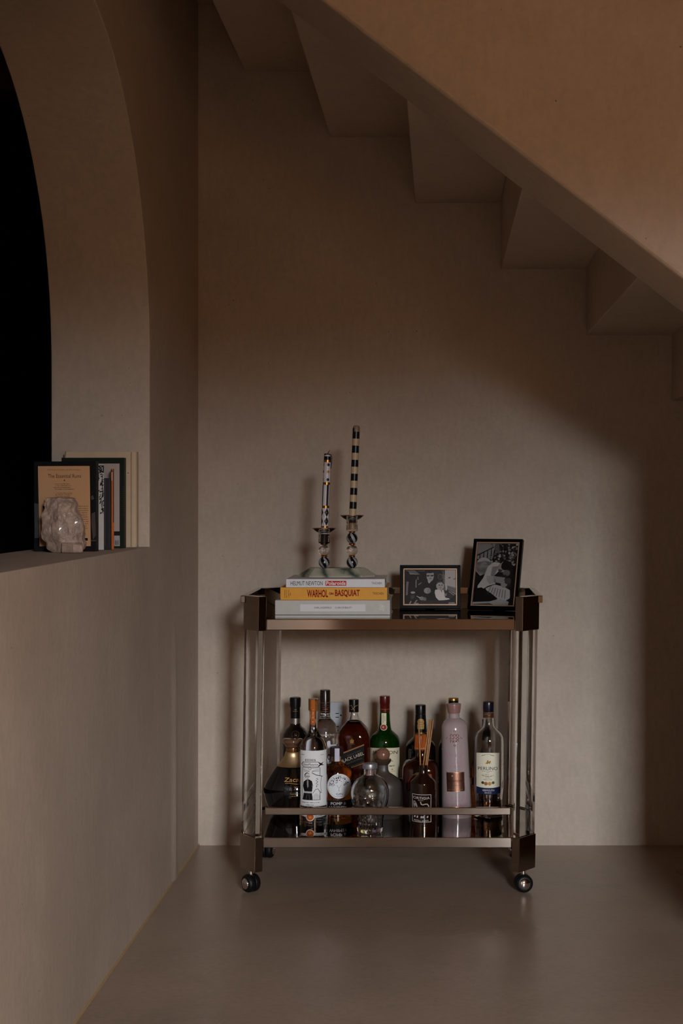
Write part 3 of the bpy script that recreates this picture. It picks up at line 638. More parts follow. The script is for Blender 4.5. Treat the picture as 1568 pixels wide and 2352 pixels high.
# reed diffuser
b = Bottle('reed_diffuser', 971.8, 3.885, 'brown glass reed diffuser bottle with white printed label and wooden reeds', 'diffuser', None)
RPp = [(0, None), (27.5, None), (29.6, 1905), (29.6, 1798), (28.6, 1794), (12, 1779), (9.9, 1774), (9.6, 1758)]
b.part('body', RPp+[(9.6, 1756.5), (6.6, 1756.5), (6.6, 1774), (0, 1776)], mat('brown_diffuser_glass', hx(46, 22, 10), .02, trans=.5, ior=1.42))
fd = b.cyl([(29.6, 1912), (29.6, 1798)], .0005, u0=971.8)
dn = lambda polys: [[(u, v-.0034*(u-971.8)**2+1.2) for u, v in q] for q in polys]
PR = hx(196, 190, 186)
sh = [(dn(frame_rect(946.5, 989.5, 1825.5, 1889, 1.1)), PR, 1), (dn(T('ORTIGIA', 967.5, 1832.5, 37, 6)), PR, 1), (dn(T('SICILIA', 966, 1837.8, 12, 1.8)), PR, 1),
      (dn([[(949, 1841), (953, 1840), (957, 1846), (960, 1856), (962, 1860), (962, 1868), (952, 1868), (951, 1858), (949, 1850)]]), hx(150, 142, 136), 1), (dn(disc(952, 1844, 1.6)), hx(60, 40, 30), 2), (dn(disc(954, 1853, 1.8)), hx(60, 40, 30), 2),
      (dn(stroke([(965.5, 1841), (967, 1846), (971, 1847.6), (976, 1846), (981, 1846.5), (984, 1851), (983, 1856), (980, 1858)], 2.2)), hx(176, 168, 162), 1), (dn([[(960, 1857), (980, 1857), (981, 1864), (978, 1872), (974, 1866), (964, 1866), (958, 1873), (955, 1870)]]), hx(150, 142, 136), 1)]
for x in (951, 957, 966, 970, 980): sh.append((dn([[(x, 1874), (x+3.4, 1873), (x+2.6, 1878), (x-.6, 1878)]]), PR, 1))
sh.append((dn(T('REFILL 500ML', 967.5, 1884, 34, 3)), PR, 1))
b.prn('print', sh, fd)
M_REED = mat('rattan_reed', hx(176, 128, 84), .7, noise_amt=.2, noise_scale=120)
k = b.k
def rp(u, y, dy): return ((u-971.8)*k, dy, b.Z(y))
for u0, y0, u1, y1, d0, d1 in ((961, 1654, 966.5, 1790, .006, -.004), (986, 1652, 966, 1800, -.012, .012), (989.5, 1653, 970, 1805, .0, .010), (991.5, 1652.5, 971, 1806, .008, -.006), (994.5, 1653, 975, 1800, -.004, .0)):
    link('reed', tube(nb(), [rp(u0, y0, d0), rp((u0+u1)/2, (y0+y1)/2, (d0+d1)/2), rp(u1, y1, d1)], .00165, 8), M_REED, b.o, True)

# pink ceramic bottle
b = Bottle('ceramic_bottle', 1048.5, 4.04, 'pale pink ceramic tequila bottle with copper plate, beaded cross and flared stopper', rot=(0, -.026, 0))
M_PINK = mat('pink_glaze', hx(168, 149, 148), .14, coat=.5, noise_amt=.03, noise_scale=30)
PP = [(34.8, 1873), (34.3, 1850), (31.5, 1740), (30.2, 1690), (30, 1674), (28.6, 1664), (24, 1656), (17, 1651), (12.6, 1648), (12.2, 1637)]
b.part('body', [(34.4, 1873)]+PP+[(0, 1637)], M_PINK)
b.part('base', [(0, None), (31, None), (33.5, 1877.5), (34.6, 1873), (0, 1873)], mat('raw_clay', hx(190, 172, 148), .7))
b.part('stopper', [(0, 1637.5), (13.6, 1637.5), (14.4, 1634), (17, 1619), (16.6, 1616.6), (0, 1616)], mat('pink_stopper', hx(150, 108, 100), .35, coat=.2), rd=0)
fk = b.cyl(PP, .0005, rot=0, u0=1048.5)
b.prn('plate', [(rect(1028, 1068.5, 1774, 1818.5), hx(206, 150, 120), 1)], fk, MATS.get('cu') or mat('copper_edge', hx(214, 160, 130), .3, 1.0))
b.prn('plate_face', [(rect(1029.2, 1067.3, 1775.2, 1817.3), hx(140, 92, 68), 3)], fk, mat('copper_plate', hx(146, 106, 88), .34, 1.0))
b.prn('lettering', [(T('KOMOS', 1046.5, 1794, 30, 5), hx(46, 26, 20), 5), (disc(1041, 1782, 1.8), hx(190, 140, 110), 5), (G(1048, 1804, 20, 1.8), hx(90, 56, 40), 5), (rect(1031, 1065, 1813.6, 1814), hx(200, 150, 120), 5)], fk)
PKN = hx(176, 112, 146)
rr = random.Random(5)
for y0, x0, x1 in ((1731, 1025, 1073), (1737, 1030, 1066), (1752, 1040, 1066), (1761, 1034, 1068), (1832, 1024, 1077), (1839, 1026, 1072), (1850, 1026, 1076)):
    x = x0; sh = []
    while x < x1:
        L_ = 3+rr.random()*5
        pts = [(x+L_*t/5, y0+2.8*math.sin(t*2.1+rr.random()*3)) for t in range(6)]
        sh.append((stroke(pts, .6), PKN, 1)); x += L_+1+rr.random()*5
    b.prn('handwritten_line', sh, fk, INK)
M_BEAD = mat('rose_metal', hx(150, 116, 108), .25, .7)
bm = nb(); bm2 = nb()
def tor(bm_, u, v, R_, r_, k_=14):
    c = Vector(fk(u, v, .0006)); 
    pts = [c+Vector((R_*math.cos(2*PI*i/k_), -.0003, R_*math.sin(2*PI*i/k_))) for i in range(k_+1)]
    tube(bm_, pts, r_, 6)
for i in (-1, 0, 1):
    for j in (-1, 0, 1): tor(bm, 1048.6+i*6.6, 1696+j*6.8, .0032, .0008)
for u, v in ((1048.8, 1680), (1048.4, 1712), (1033.5, 1695.5), (1063.5, 1695.5)): tor(bm, u, v, .0021, .0008)
link('beaded_cross', bm, M_BEAD, b.o, True)

# bottle hidden behind the pink one
b = Bottle('spirit_bottle', 1041, 4.13, 'dark bottle with gold-topped black cap hidden behind the pink ceramic bottle')
b.part('body', [(0, None), (32, None), (34.5, 1842), (34.5, 1722), (33, 1708), (26, 1692), (16, 1676), (11.5, 1660), (11, 1622), (0, 1622)], M_DARKRUM)
b.part('cap', [(0, 1622), (11.6, 1622), (11.6, 1608), (0, 1608)], M_BLACKCAP)
b.part('cap_top', [(0, 1608), (11.8, 1608), (11.8, 1604.2), (11, 1603), (0, 1602.8)], M_GOLD)

# bottle behind the vermouth
b = Bottle('cognac_bottle', 1116, 4.126, 'brown bottle with dark flared capsule behind the vermouth bottle')
b.part('body', [(0, None), (32, None), (34, 1842), (34, 1766), (32, 1752), (25, 1738), (17, 1728), (13, 1718), (12.5, 1700), (0, 1700)], mat('brown_spirit_glass', hx(120, 62, 26), .0, trans=.9, ior=1.4))
b.part('neck_ring', [(0, 1716), (13.6, 1716), (13.6, 1709), (0, 1709)], mat('rust_band', hx(120, 58, 30), .4))
b.part('capsule', [(0, 1700), (12.9, 1700), (12, 1690), (9.5, 1672), (9, 1652), (0, 1650)], mat('slate_capsule', hx(40, 38, 46), .35), rd=0)

# vermouth, hollow clear bottle nearly empty
b = Bottle('vermouth_bottle', 1121.5, 4.03, 'clear vermouth bottle with navy cap and cream label, nearly empty')
EP = [(0, None), (31, None), (33.5, 1873), (33, 1858), (31, 1840), (34.5, 1806), (34.5, 1700), (33.6, 1693), (30, 1686), (24, 1680), (16, 1673), (13, 1667), (12, 1655), (12, 1634)]
b.shell('body', EP, M_GLASS, .0026, .008)
b.part('liquid', [(0, 1868), (28, 1868), (30.6, 1862), (30.4, 1852), (29.4, 1842), (29.6, 1835), (0, 1835)], mat('amber_vermouth', hx(196, 120, 40), .0, trans=1.0, ior=1.34))
b.part('cap', [(0, 1636), (12.3, 1636), (12.3, 1633), (12.8, 1632), (12.8, 1614), (12, 1611.6), (0, 1611)], mat('navy_cap', hx(22, 20, 34), .25))
b.prn('neck_label', [(rect(1109.5, 1133.5, 1636.5, 1650), hx(70, 42, 30), 1), (rect(1109.5, 1133.5, 1637, 1637.6), GOLDP, 2), (stroke([(1112, 1642), (1118, 1640), (1124, 1644), (1126, 1640)], .8), hx(176, 130, 90), 2), (rect(1109.5, 1133.5, 1648.8, 1649.4), GOLDP, 2)], b.cyl([(12, 1655), (12, 1634)], .0005, u0=1121.5), INK)
fv = b.cyl([(34.5, 1830), (34.5, 1700)], .0005, u0=1121.5)
dn2 = lambda polys: [[(u, v+.0028*(u-1121)**2-1) for u, v in q] for q in polys]
N2 = 27
sh = [(dn2([[(1094.5+2*i, 1729) for i in range(N2)]])+[], CREAM, 1)]
sh = [([[(1094.5, 1731)]+[(1094.5+2*i, 1729+.0028*(1094.5+2*i-1121)**2) for i in range(1, 26)]+[(1146.5, 1731), (1146.5, 1808)]+[(1146.5-2*i, 1810-.0028*(1146.5-2*i-1121)**2) for i in range(1, 26)]+[(1094.5, 1808)]], hx(222, 214, 190), 1)]
sh += [(stroke([(1106, 1736), (1110, 1734.6), (1114, 1734)], 1.2), hx(60, 110, 70), 2), (stroke([(1126, 1734), (1130, 1735), (1134, 1736.4)], 1.2), hx(170, 60, 50), 2), (G(1120, 1733, 12, 1.3), hx(90, 80, 60), 2)]
sh += [([[(1113.5, 1754), (1117, 1751), (1119, 1746), (1121.5, 1746), (1121.5, 1750), (1124, 1748), (1127, 1748), (1124.5, 1755), (1122, 1753), (1119, 1755), (1117, 1754)]], hx(168, 118, 56), 2)]
sh += [(T('PERLINO', 1120, 1765, 44, 7.5, arc=-1.0), hx(34, 32, 34), 2), (G(1120, 1771.5, 27, 1.6), hx(90, 80, 64), 2), (G(1120, 1774.5, 7, 1.4), hx(90, 80, 64), 2), (G(1118, 1779, 10, 1.6), hx(90, 80, 64), 2), (G(1120, 1783.5, 27, 2.6, arc=3), hx(80, 70, 56), 2), (G(1120, 1787, 12, 1.6), hx(90, 80, 64), 2), (G(1120, 1791, 20, 1.8), hx(90, 80, 64), 2)]
for x, y, r_, c_ in ((1108.5, 1798, 3.3, hx(70, 58, 40)), (1115.5, 1800, 4.2, hx(150, 106, 54)), (1124, 1800, 4.2, hx(190, 140, 74)), (1132, 1798, 3.3, hx(96, 76, 48))): sh.append((disc(x, y, r_, 18), c_, 2)); 
b.prn('label', sh, fv)
b.prn('base_label', [([[(1094.5+2*i, 1810.5-.0028*(1094.5+2*i-1121)**2) for i in range(28)]+[(1148.5-2*i, 1825.5-.0028*(1148.5-2*i-1121)**2) for i in range(28)]], hx(24, 32, 60), 1), (T('VERMOUTH', 1121, 1815.5, 27, 4.6), hx(206, 206, 212), 2), (T('BIANCO', 1120.5, 1821, 15, 3), hx(206, 206, 212), 2)], fv)

# ------------------------------------------------------------------ skull shaped bottle
b = Bottle('skull_bottle', 849.5, 3.85, 'iridescent glass skull bottle with grey cap standing against the front rail', 'bottle')
k = b.k
M_IRID = mat('iridescent_glass', (.96, .97, .98), .01, trans=1.0, ior=1.5, film=480)
nt = M_IRID.node_tree; n_ = nt.nodes.new('ShaderNodeTexNoise'); n_.inputs['Scale'].default_value = 22; mr_ = nt.nodes.new('ShaderNodeMapRange')
mr_.inputs['From Min'].default_value = .3; mr_.inputs['From Max'].default_value = .7; mr_.inputs['To Min'].default_value = 280; mr_.inputs['To Max'].default_value = 720
nt.links.new(n_.outputs['Fac'], mr_.inputs['Value']); nt.links.new(mr_.outputs['Result'], nt.nodes['Principled BSDF'].inputs['Thin Film Thickness'])
lv = [ # (y px, half width, front depth, back depth)
    (None, 24, 24, 20), (1914, 27, 28, 24), (1906, 28.5, 31, 25), (1896, 29.5, 33, 26), (1884, 30, 35, 28), (1872, 31.5, 36, 34), (1862, 34, 37, 41), (1852, 38, 38, 47), (1842, 41.5, 40, 51), (1830, 43.5, 42, 53), (1818, 43.5, 42.5, 53), (1806, 41, 41, 50), (1796, 36, 36, 45), (1788, 29, 29, 36), (1782, 20, 20, 25), (1779, 15.4, 15.4, 16)]
P4 = [(b.Z(y), w_*k, f*k, bk*k) for y, w_, f, bk in lv]
P4 = rounded(P4, 6)
SEG = 128
bm = nb(); rings = []
def dent(x, z, cx, cz, rx, rz, depth):
    d = ((x-cx)/rx)**2+((z-cz)/rz)**2
    if d >= 1: return 0
    t = min(1, (1-d)*1.6)
    return depth*t*t*(3-2*t)
ZE, ZN, ZTe = b.Z(1840), b.Z(1856), b.Z(1884)
def skull_ring(z, hw, fd_, bd_, zz):
    R_ = []
    for i in range(SEG):
        a = 2*PI*i/SEG; x = hw*math.sin(a); c = math.cos(a)      # c>0 is the face side
        y = -fd_*c if c > 0 else -bd_*c
        if c > 0:
            ins = dent(x, z, -.0195, ZE, .0135, .0122, .017)+dent(x, z, .0195, ZE, .0135, .0122, .017)+dent(x, z, 0, ZN, .0062, .0095, .011)
            ins -= dent(x, z, 0, b.Z(1843), .006, .012, .003)
            ins -= dent(x, z, -.021, b.Z(1858), .014, .007, .004)+dent(x, z, .021, b.Z(1858), .014, .007, .004)
            ins -= dent(x, z, -.019, b.Z(1827), .018, .005, .003)+dent(x, z, .019, b.Z(1827), .018, .005, .003)
            if abs(z-ZTe) < .017 and abs(x) < .024:
                ins += .0016*(abs(math.sin(x*PI/.0062))**.5 < .45)+.0026*math.exp(-((z-ZTe)/.0014)**2)
            ins += dent(x, z, -.034, b.Z(1868), .012, .012, .003)+dent(x, z, .034, b.Z(1868), .012, .012, .003)
            y += ins
        R_.append(bm.verts.new((x, y, zz)))
    return R_
th = .0028
for z, hw, fd_, bd_ in P4: rings.append(skull_ring(z, hw, fd_, bd_, z))
for r_, y in ((14.6, 1776), (14.4, 1766), (15.2, 1764.8), (11.5, 1764.8), (11.2, 1776)):
    rings.append([bm.verts.new((r_*k*math.sin(2*PI*i/SEG), -r_*k*math.cos(2*PI*i/SEG), b.Z(y))) for i in range(SEG)])
for z, hw, fd_, bd_ in P4[::-1]:
    if z < .009: break
    rings.append(skull_ring(z, hw-th, fd_-th, bd_-th, min(z, b.Z(1779.5))))
for A, B in zip(rings[:-1], rings[1:]):
    for i in range(SEG): bm.faces.new((A[i], A[(i+1) % SEG], B[(i+1) % SEG], B[i]))
bm.faces.new(rings[-1]); bm.faces.new(rings[0][::-1])
link('body', bm, M_IRID, b.o, True, 50)
b.part('cork', [(0, 1781), (8.5, 1781), (9, 1765), (0, 1765)], mat('pale_cork', hx(176, 140, 126), .8, noise_amt=.25, noise_scale=260))
b.part('cap', [(0, 1764.6), (17, 1764.4), (17.4, 1763), (17.4, 1755.5), (16.6, 1753.4), (0, 1752.8)], mat('grey_cap', hx(150, 146, 150), .35, .6))
b.o.rotation_euler = (0, 0, math.radians(-6))

# ------------------------------------------------------------------ books on the upper tray
def fnt(o): return o
M_PAGES = mat('book_pages', hx(206, 198, 186), .8, noise_amt=.06, noise_scale=400)
def lying_book(name, px0, px1, y0, y1, D, depth, colr, label, prints, board=.0025, zbase=None, m_cov=None, extra=None):
    """book lying flat, spine towards the viewer"""
    kk = D/F
    z0 = zbase if zbase is not None else CH-(y1-VY)*kk
    h = (y1-y0)*kk; x0, x1 = (px0-VX)*kk, (px1-VX)*kk; cx = (x0+x1)/2; L = (x1-x0)/2
    o = empty(name, (cx, D, z0), label, 'book', 'art books stacked on the cart')
    mc = m_cov or mat(name+'_cloth_%d' % int(px0), colr, .5, noise_amt=.03, noise_scale=60, bump=.05, bump_scale=900)
    bm = nb()
    pts = [(0, 0), (depth, 0), (depth, board), (.006, board), (.006, h-board), (depth, h-board), (depth, h), (0, h)]
    prism(bm, pts, -L, L, 'x', .0009, 2)
    link('cover', bm, mc, o)
    link('pages', bxm(-L+.003, L-.003, .0065, depth-.004, board+.0002, h-board-.0002), M_PAGES, o)
    f = lambda u, v, w_: ((u-VX)*kk-cx, -.0002-w_, CH-(v-VY)*kk-z0+(z0-(CH-(y1-VY)*kk))*-0)
    zoff = (CH-(y1-VY)*kk)-z0
    fm_ = lambda u, v, w_: ((u-VX)*kk-cx, -.0002-w_, (y1-v)*kk)
    for nm_, pr_ in prints: print_mesh(nm_, pr_, fm_, o, PAPER)
    return o, z0+h
LG = hx(196, 192, 184)
o, zt_ = lying_book('art_book', 631.5, 895.5, 1378.5, 1419.5, 3.816, .225, LG, 'thick grey clothbound art book at the bottom of the stack on the cart',
    [('joint_line', [(rect(631.6, 895.4, 1411.6, 1413.2), hx(84, 76, 66), 1)]), ('title_label', [(rect(689, 839, 1387.6, 1404), hx(226, 224, 222), 1), (T('KARL LAGERFELD', 741.5, 1395.4, 39, 4.0), hx(40, 38, 38), 2), (T('A LINE OF BEAUTY', 788.5, 1395.4, 39, 4.0), hx(40, 38, 38), 2)]),
     ('emblem', [(ring(875, 1391, 2.0, 3.0, 10), hx(226, 224, 220), 1), (ring(880, 1394, 2.0, 3.0, 10), hx(226, 224, 220), 1), (ring(874, 1398, 2.0, 3.0, 10), hx(226, 224, 220), 1), (ring(880, 1400.5, 1.6, 2.6, 10), hx(226, 224, 220), 1)])], zbase=ZU+.0002)
zt1 = zt_
YEL = hx(226, 158, 36)
o, zt_ = lying_book('art_book', 643.5, 889, 1349.5, 1378.5, 3.822, .215, YEL, 'yellow art book with red lettering in the middle of the stack on the cart',
    [('title_word', [(T('WARHOL', 729, 1363.5, 48, 17.5, bold=.028), hx(140, 24, 14), 1)]), ('title_word', [(T('ON', 760.5, 1363.8, 10.5, 5.6, bold=.04), hx(110, 22, 14), 1)]), ('title_word', [(T('BASQUIAT', 797.5, 1363.5, 57, 17.5, bold=.028), hx(140, 24, 14), 1)]), ('publisher_name', [(T('TASCHEN', 868, 1363.3, 25.5, 5.6, bold=.01), hx(58, 36, 16), 1)]),
     ('small_print', [(G(654, 1364, 18, 2.2, rot=-PI/2), hx(90, 56, 16), 1), (G(658, 1364, 18, 2.2, rot=-PI/2), hx(90, 56, 16), 1), (G(663, 1364, 18, 2.2, rot=-PI/2), hx(90, 56, 16), 1), (G(667, 1364, 8, 2.2, rot=-PI/2), hx(90, 56, 16), 1)])], zbase=zt1+.0002)
zt2 = zt_
o, zt_ = lying_book('art_book', 656.5, 883.5, 1330, 1349.5, 3.815, .20, hx(222, 220, 222), 'white art book with black and red title on top of the stack',
    [('title_word', [(T('HELMUT NEWTON', 704, 1339.8, 73.5, 10, bold=.015), hx(26, 24, 24), 1)]), ('title_block', [(rect(747, 795, 1334.2, 1345.4), hx(196, 52, 32), 1), (T('Polaroids', 771, 1339.5, 44.5, 8.6, bold=.02), hx(238, 232, 228), 2)]), ('publisher_name', [(T('TASCHEN', 864.5, 1339.6, 23, 4.8, bold=.01), hx(34, 32, 32), 1)])], zbase=zt2+.0002)
ZB = zt_

# ------------------------------------------------------------------ onyx slab, candlesticks, candles
DC = 3.935; kc = DC/F
M_ONYX = bpy.data.materials.new('green_onyx'); M_ONYX.use_nodes = True
nt = M_ONYX.node_tree; N = nt.nodes; Lk = nt.links
tc = N.new('ShaderNodeTexCoord'); mp = N.new('ShaderNodeMapping'); mp.inputs['Rotation'].default_value = (0, .75, .3); mp.inputs['Scale'].default_value = (1, 1, 1)
wv_ = N.new('ShaderNodeTexWave'); wv_.inputs['Scale'].default_value = 7; wv_.inputs['Distortion'].default_value = 5; wv_.inputs['Detail'].default_value = 4; wv_.inputs['Detail Scale'].default_value = 2.5
rp_ = N.new('ShaderNodeValToRGB'); e = rp_.color_ramp.elements
e[0].position = .0; e[0].color = (*hx(76, 82, 70), 1); e[1].position = 1; e[1].color = (*hx(176, 170, 150), 1)
x_ = e.new(.2); x_.color = (*hx(126, 132, 116), 1); x_ = e.new(.6); x_.color = (*hx(158, 158, 140), 1)
Lk.new(tc.outputs['Object'], mp.inputs['Vector']); Lk.new(mp.outputs['Vector'], wv_.inputs['Vector']); Lk.new(wv_.outputs['Fac'], rp_.inputs['Fac']); Lk.new(rp_.outputs['Color'], N['Principled BSDF'].inputs['Base Color'])
N['Principled BSDF'].inputs['Roughness'].default_value = .22; N['Principled BSDF'].inputs['Subsurface Weight'].default_value = .15
N['Principled BSDF'].inputs['Subsurface Radius'].default_value = (.01, .01, .008)
slab = empty('onyx_slab', ((774-VX)*kc, DC, ZB+.0002), 'pale green veined onyx slab with bevelled edges on the top book', 'stone slab')
hz = (1331.5-1311.5)*kc
bm = nb()
def octp(hx_, hy_, c): return [(-hx_+c, -hy_), (hx_-c, -hy_), (hx_, -hy_+c), (hx_, hy_-c), (hx_-c, hy_), (-hx_+c, hy_), (-hx_, hy_-c), (-hx_, -hy_+c)]
lo = octp(.096, .050, .030); up = octp(.069, .034, .016)
A = [bm.verts.new((x, y, 0)) for x, y in lo]; B = [bm.verts.new((x, y, .004)) for x, y in lo]; C_ = [bm.verts.new((x, y, hz)) for x, y in up]
bm.faces.new(A[::-1]); bm.faces.new(C_)
for P, Q in ((A, B), (B, C_)):
    for i in range(8): bm.faces.new((P[i], P[(i+1) % 8], Q[(i+1) % 8], Q[i]))
link('slab', bm, M_ONYX, slab)
ZS = ZB+.0002+hz
def sphere_striped(z0, r, parent, name='striped_bead', ph=0.0):
    bm = nb(); cl = bm.loops.layers.float_color.new('Col'); U, V = 80, 32; rg = []
    for j in range(V+1):
        t = PI*j/V; tw = ph-1.7*(j/V-.5)
        rg.append([bm.verts.new((r*math.sin(t)*math.cos(2*PI*i/U+tw), r*math.sin(t)*math.sin(2*PI*i/U+tw), z0+r-r*math.cos(t))) for i in range(U if 0 < j < V else 1)])
    for j in range(V):
        for i in range(U):
            q = [rg[j][i % len(rg[j])], rg[j][(i+1) % len(rg[j])], rg[j+1][(i+1) % len(rg[j+1])], rg[j+1][i % len(rg[j+1])]]
            f = bm.faces.new(list(dict.fromkeys(q)))
            c = hx(150, 153, 158) if i % 16 < 7 else hx(8, 9, 12)
            for lp in f.loops: lp[cl] = (*c, 1)
    o_ = link(name, bm, mat_attr('striped_bead_glass', .08, .8), parent, True)
    return o_
def candlestick(px, label, beads, y_top_cup, y_pan, pan_r, ph):
    X = (px-VX)*kc
    o = empty('candlestick', (X, DC, ZS), label, 'candlestick', 'beaded candlesticks')
    Zp = lambda y: CH-(y-VY)*kc-ZS
    r = 13.1*kc; z = -.0006
    ya_ = 1312.2
    for i, bt in enumerate(beads):
        if bt == 's': sphere_striped(z, r, o, ph=ph+i*.9)
        else:
            link('clear_bead', lathe(nb(), [(0, z)]+[(r*math.sin(PI*i_/24), z+r-r*math.cos(PI*i_/24)) for i_ in range(1, 24)]+[(0, z+2*r)], 40), M_GLASS, o, True)
        z += 2*r-.0012
        link('gold_ring', lathe(nb(), rounded([(0, z), (.0062, z), (.0084, z+.0009), (.0088, z+.0022), (.0078, z+.0034), (.0062, z+.0042), (0, z+.0042)], 2), 32), M_COPPER, o, True, 50)
        z += .0030
    zc0 = z+.0011; zc1 = Zp(y_pan)+.0
    ro, ri, rp2 = 13.2*kc, 9.3*kc, pan_r*kc
    prof = [(0, zc0), (ro*.92, zc0), (ro, zc0+.002), (ro, zc1-.012), (ro*1.15, zc1-.010), (rp2*.8, zc1-.006), (rp2, zc1-.0005), (rp2, zc1), (rp2*.96, zc1-.0006), (rp2*.75, zc1-.0045), (ro*.95, zc1-.0085), (ri, zc1-.010), (ri, zc0+.004), (0, zc0+.004)]
    link('cup', lathe(nb(), prof, 48), M_GLASS, o, True, 50)
    bm = nb(); n_ = 64
    tube(bm, [(rp2*math.cos(2*PI*i_/n_), rp2*math.sin(2*PI*i_/n_), zc1) for i_ in range(n_+1)], .0009, 6)
    link('gilt_rim', bm, M_COPPER, o, True)
    return o, ZS+zc0+.0045, X
o1, zc1_, X1 = candlestick(744.3, 'shorter candlestick of one clear and one striped bead under a glass cup', 'sc', 1222, 1213.5, 27, 1.2)
o2, zc2_, X2 = candlestick(808.3, 'taller candlestick of two striped beads around a clear bead under a glass cup', 'scs', 1190, 1184, 27, .4)
# left candle, patterned
Lc = (1252-1044)*kc
cd1 = empty('candle', (X1, DC, zc1_), 'short white taper candle patterned with black and gold dots, stripes and diamonds', 'candle', 'taper candles', rot=(0, .040, 0))
rc = 8.4*kc
zt0 = CH-(1044-VY)*kc-zc1_
M_WAXW = mat('white_wax', hx(214, 208, 212), .35, sss=.2); M_WAXB = mat('black_wax', hx(16, 16, 18), .3); M_WAXC = mat('cream_wax', hx(196, 172, 140), .4, sss=.3)
link('wax', lathe(nb(), [(0, 0), (rc*.98, 0), (rc*.98, zt0-.018), (rc*.9, zt0-.002), (rc*.6, zt0), (0, zt0-.001)], 36), M_WAXW, cd1, True, 40)
zl = lambda y: CH-(y-VY)*kc-zc1_
for y0, y1 in ((1056, 1061.5), (1107.5, 1113.5), (1161.5, 1167), (1208, 1212)):
    link('gold_band', lathe(nb(), [(rc*.97, zl(y1)), (rc*1.02, zl(y1)), (rc*1.02, zl(y0)), (rc*.97, zl(y0))], 36), M_GOLD, cd1, True, 40)
link('black_band', lathe(nb(), [(rc*.96, zl(1056)), (rc*1.0, zl(1056)), (rc*.985, zl(1048)), (rc*.9, zl(1048))], 36), M_WAXB, cd1, True, 40)
fc = lambda u, v, w_: ((rc*1.0+.0003+w_)*math.sin(u), -(rc*1.0+.0003+w_)*math.cos(u), v)
sh = []; BKW = hx(18, 18, 20)
for j, y in enumerate((1067.5, 1083.5, 1101.5)):
    for i in range(4):
        a = .38-i*PI/2
        sh.append(([[(a+.40*math.cos(t*PI/8), zl(y)+.40*rc*math.sin(t*PI/8)) for t in range(16)]], GOLDP if (i+j) % 2 else BKW, 1))
for i in range(4):
    a = .42+i*PI/2; sh.append((rect(a-.26, a+.26, zl(1161.5), zl(1113.5)), BKW, 1)); sh.append((rect(a+.34, a+.42, zl(1161.5), zl(1113.5)), BKW, 1))
for i in range(4):
    a = .45+i*PI/2
    for y in (1177, 1197): sh.append(([[(a-.62, zl(y)), (a, zl(y)-.0112), (a+.62, zl(y)), (a, zl(y)+.0112)]], BKW, 1)); sh.append((disc(a, zl(y), .12, 8, .0014), GOLDP, 2))
    for y in (1187, 1207, 1222): sh.append((stroke([(a+.6, zl(y)+.010), (a+.97, zl(y)-.001)], .0016), BKW, 1))
sh.append((rect(-PI, PI, zl(1250), zl(1226)), BKW, 1))
print_mesh('pattern', sh, fc, cd1, INK, cut=.12, lift=.0001)
link('wick', tube(nb(), [(0, 0, zt0-.002), (.0005, 0, zt0+.004), (.003, 0, zt0+.008), (.0045, 0, zt0+.0115)], [.0012, .0011, .0009, .0006], 6), M_WAXB, cd1, True)
bm = nb(); rr = random.Random(2)
for i in range(7): bmesh.ops.create_icosphere(bm, subdivisions=2, radius=.0022+.0012*rr.random(), matrix=Matrix.Translation((-.006+.0018*i, -.003+.003*rr.random(), zt0-.0005)))
link('charred_top', bm, M_WAXB, cd1, True)
link('wax_drip', tube(nb(), [(rc*.75, -.002, zt0+.001), (rc*1.06, -.002, zt0-.006), (rc*1.12, -.002, zt0-.02), (rc*1.05, -.002, zt0-.035)], [.0018, .0022, .0017, .0007], 8), mat('dusky_wax', hx(84, 66, 62), .4), cd1, True)
# right candle, black and cream bands
cd2 = empty('candle', (X2, DC, zc2_), 'tall taper candle banded black and cream in the taller candlestick', 'candle', 'taper candles', rot=(0, .042, 0))
zl2 = lambda y: CH-(y-VY)*kc-zc2_
ys = [1222, 1216, 1200, 1184.5, 1168.5, 1152.5, 1136.5, 1120.5, 1104, 1088, 1072, 1056, 1040, 1023.5, 1007.5, 991.5]
z_prev = 0.0; colr = 0
zb_ = [0.0]+[zl2(y) for y in ys[2:]]
for i, (a, c) in enumerate(zip(zb_[:-1], zb_[1:])):
    dark = (len(zb_)-2-i) % 2 == 0
    link('wax_band', lathe(nb(), [(0, a), (8.3*kc, a), (8.2*kc, c), (0, c)], 36), M_WAXB if dark else M_WAXC, cd2, True, 40)
link('tip', lathe(nb(), [(0, zb_[-1]), (8.2*kc, zb_[-1]), (8.1*kc, zl2(983)), (6.5*kc, zl2(978)), (4*kc, zl2(977)), (2.5*kc, zl2(981)), (0, zl2(982))], 36), mat('pinkish_wax', hx(150, 124, 112), .4, sss=.3), cd2, True, 50)
link('soot', tube(nb(), [(-.006, -.006, zl2(983)), (-.0062, -.0066, zl2(990)), (-.0062, -.0068, zl2(994))], [.0022, .003, .001], 8), M_WAXB, cd2, True)

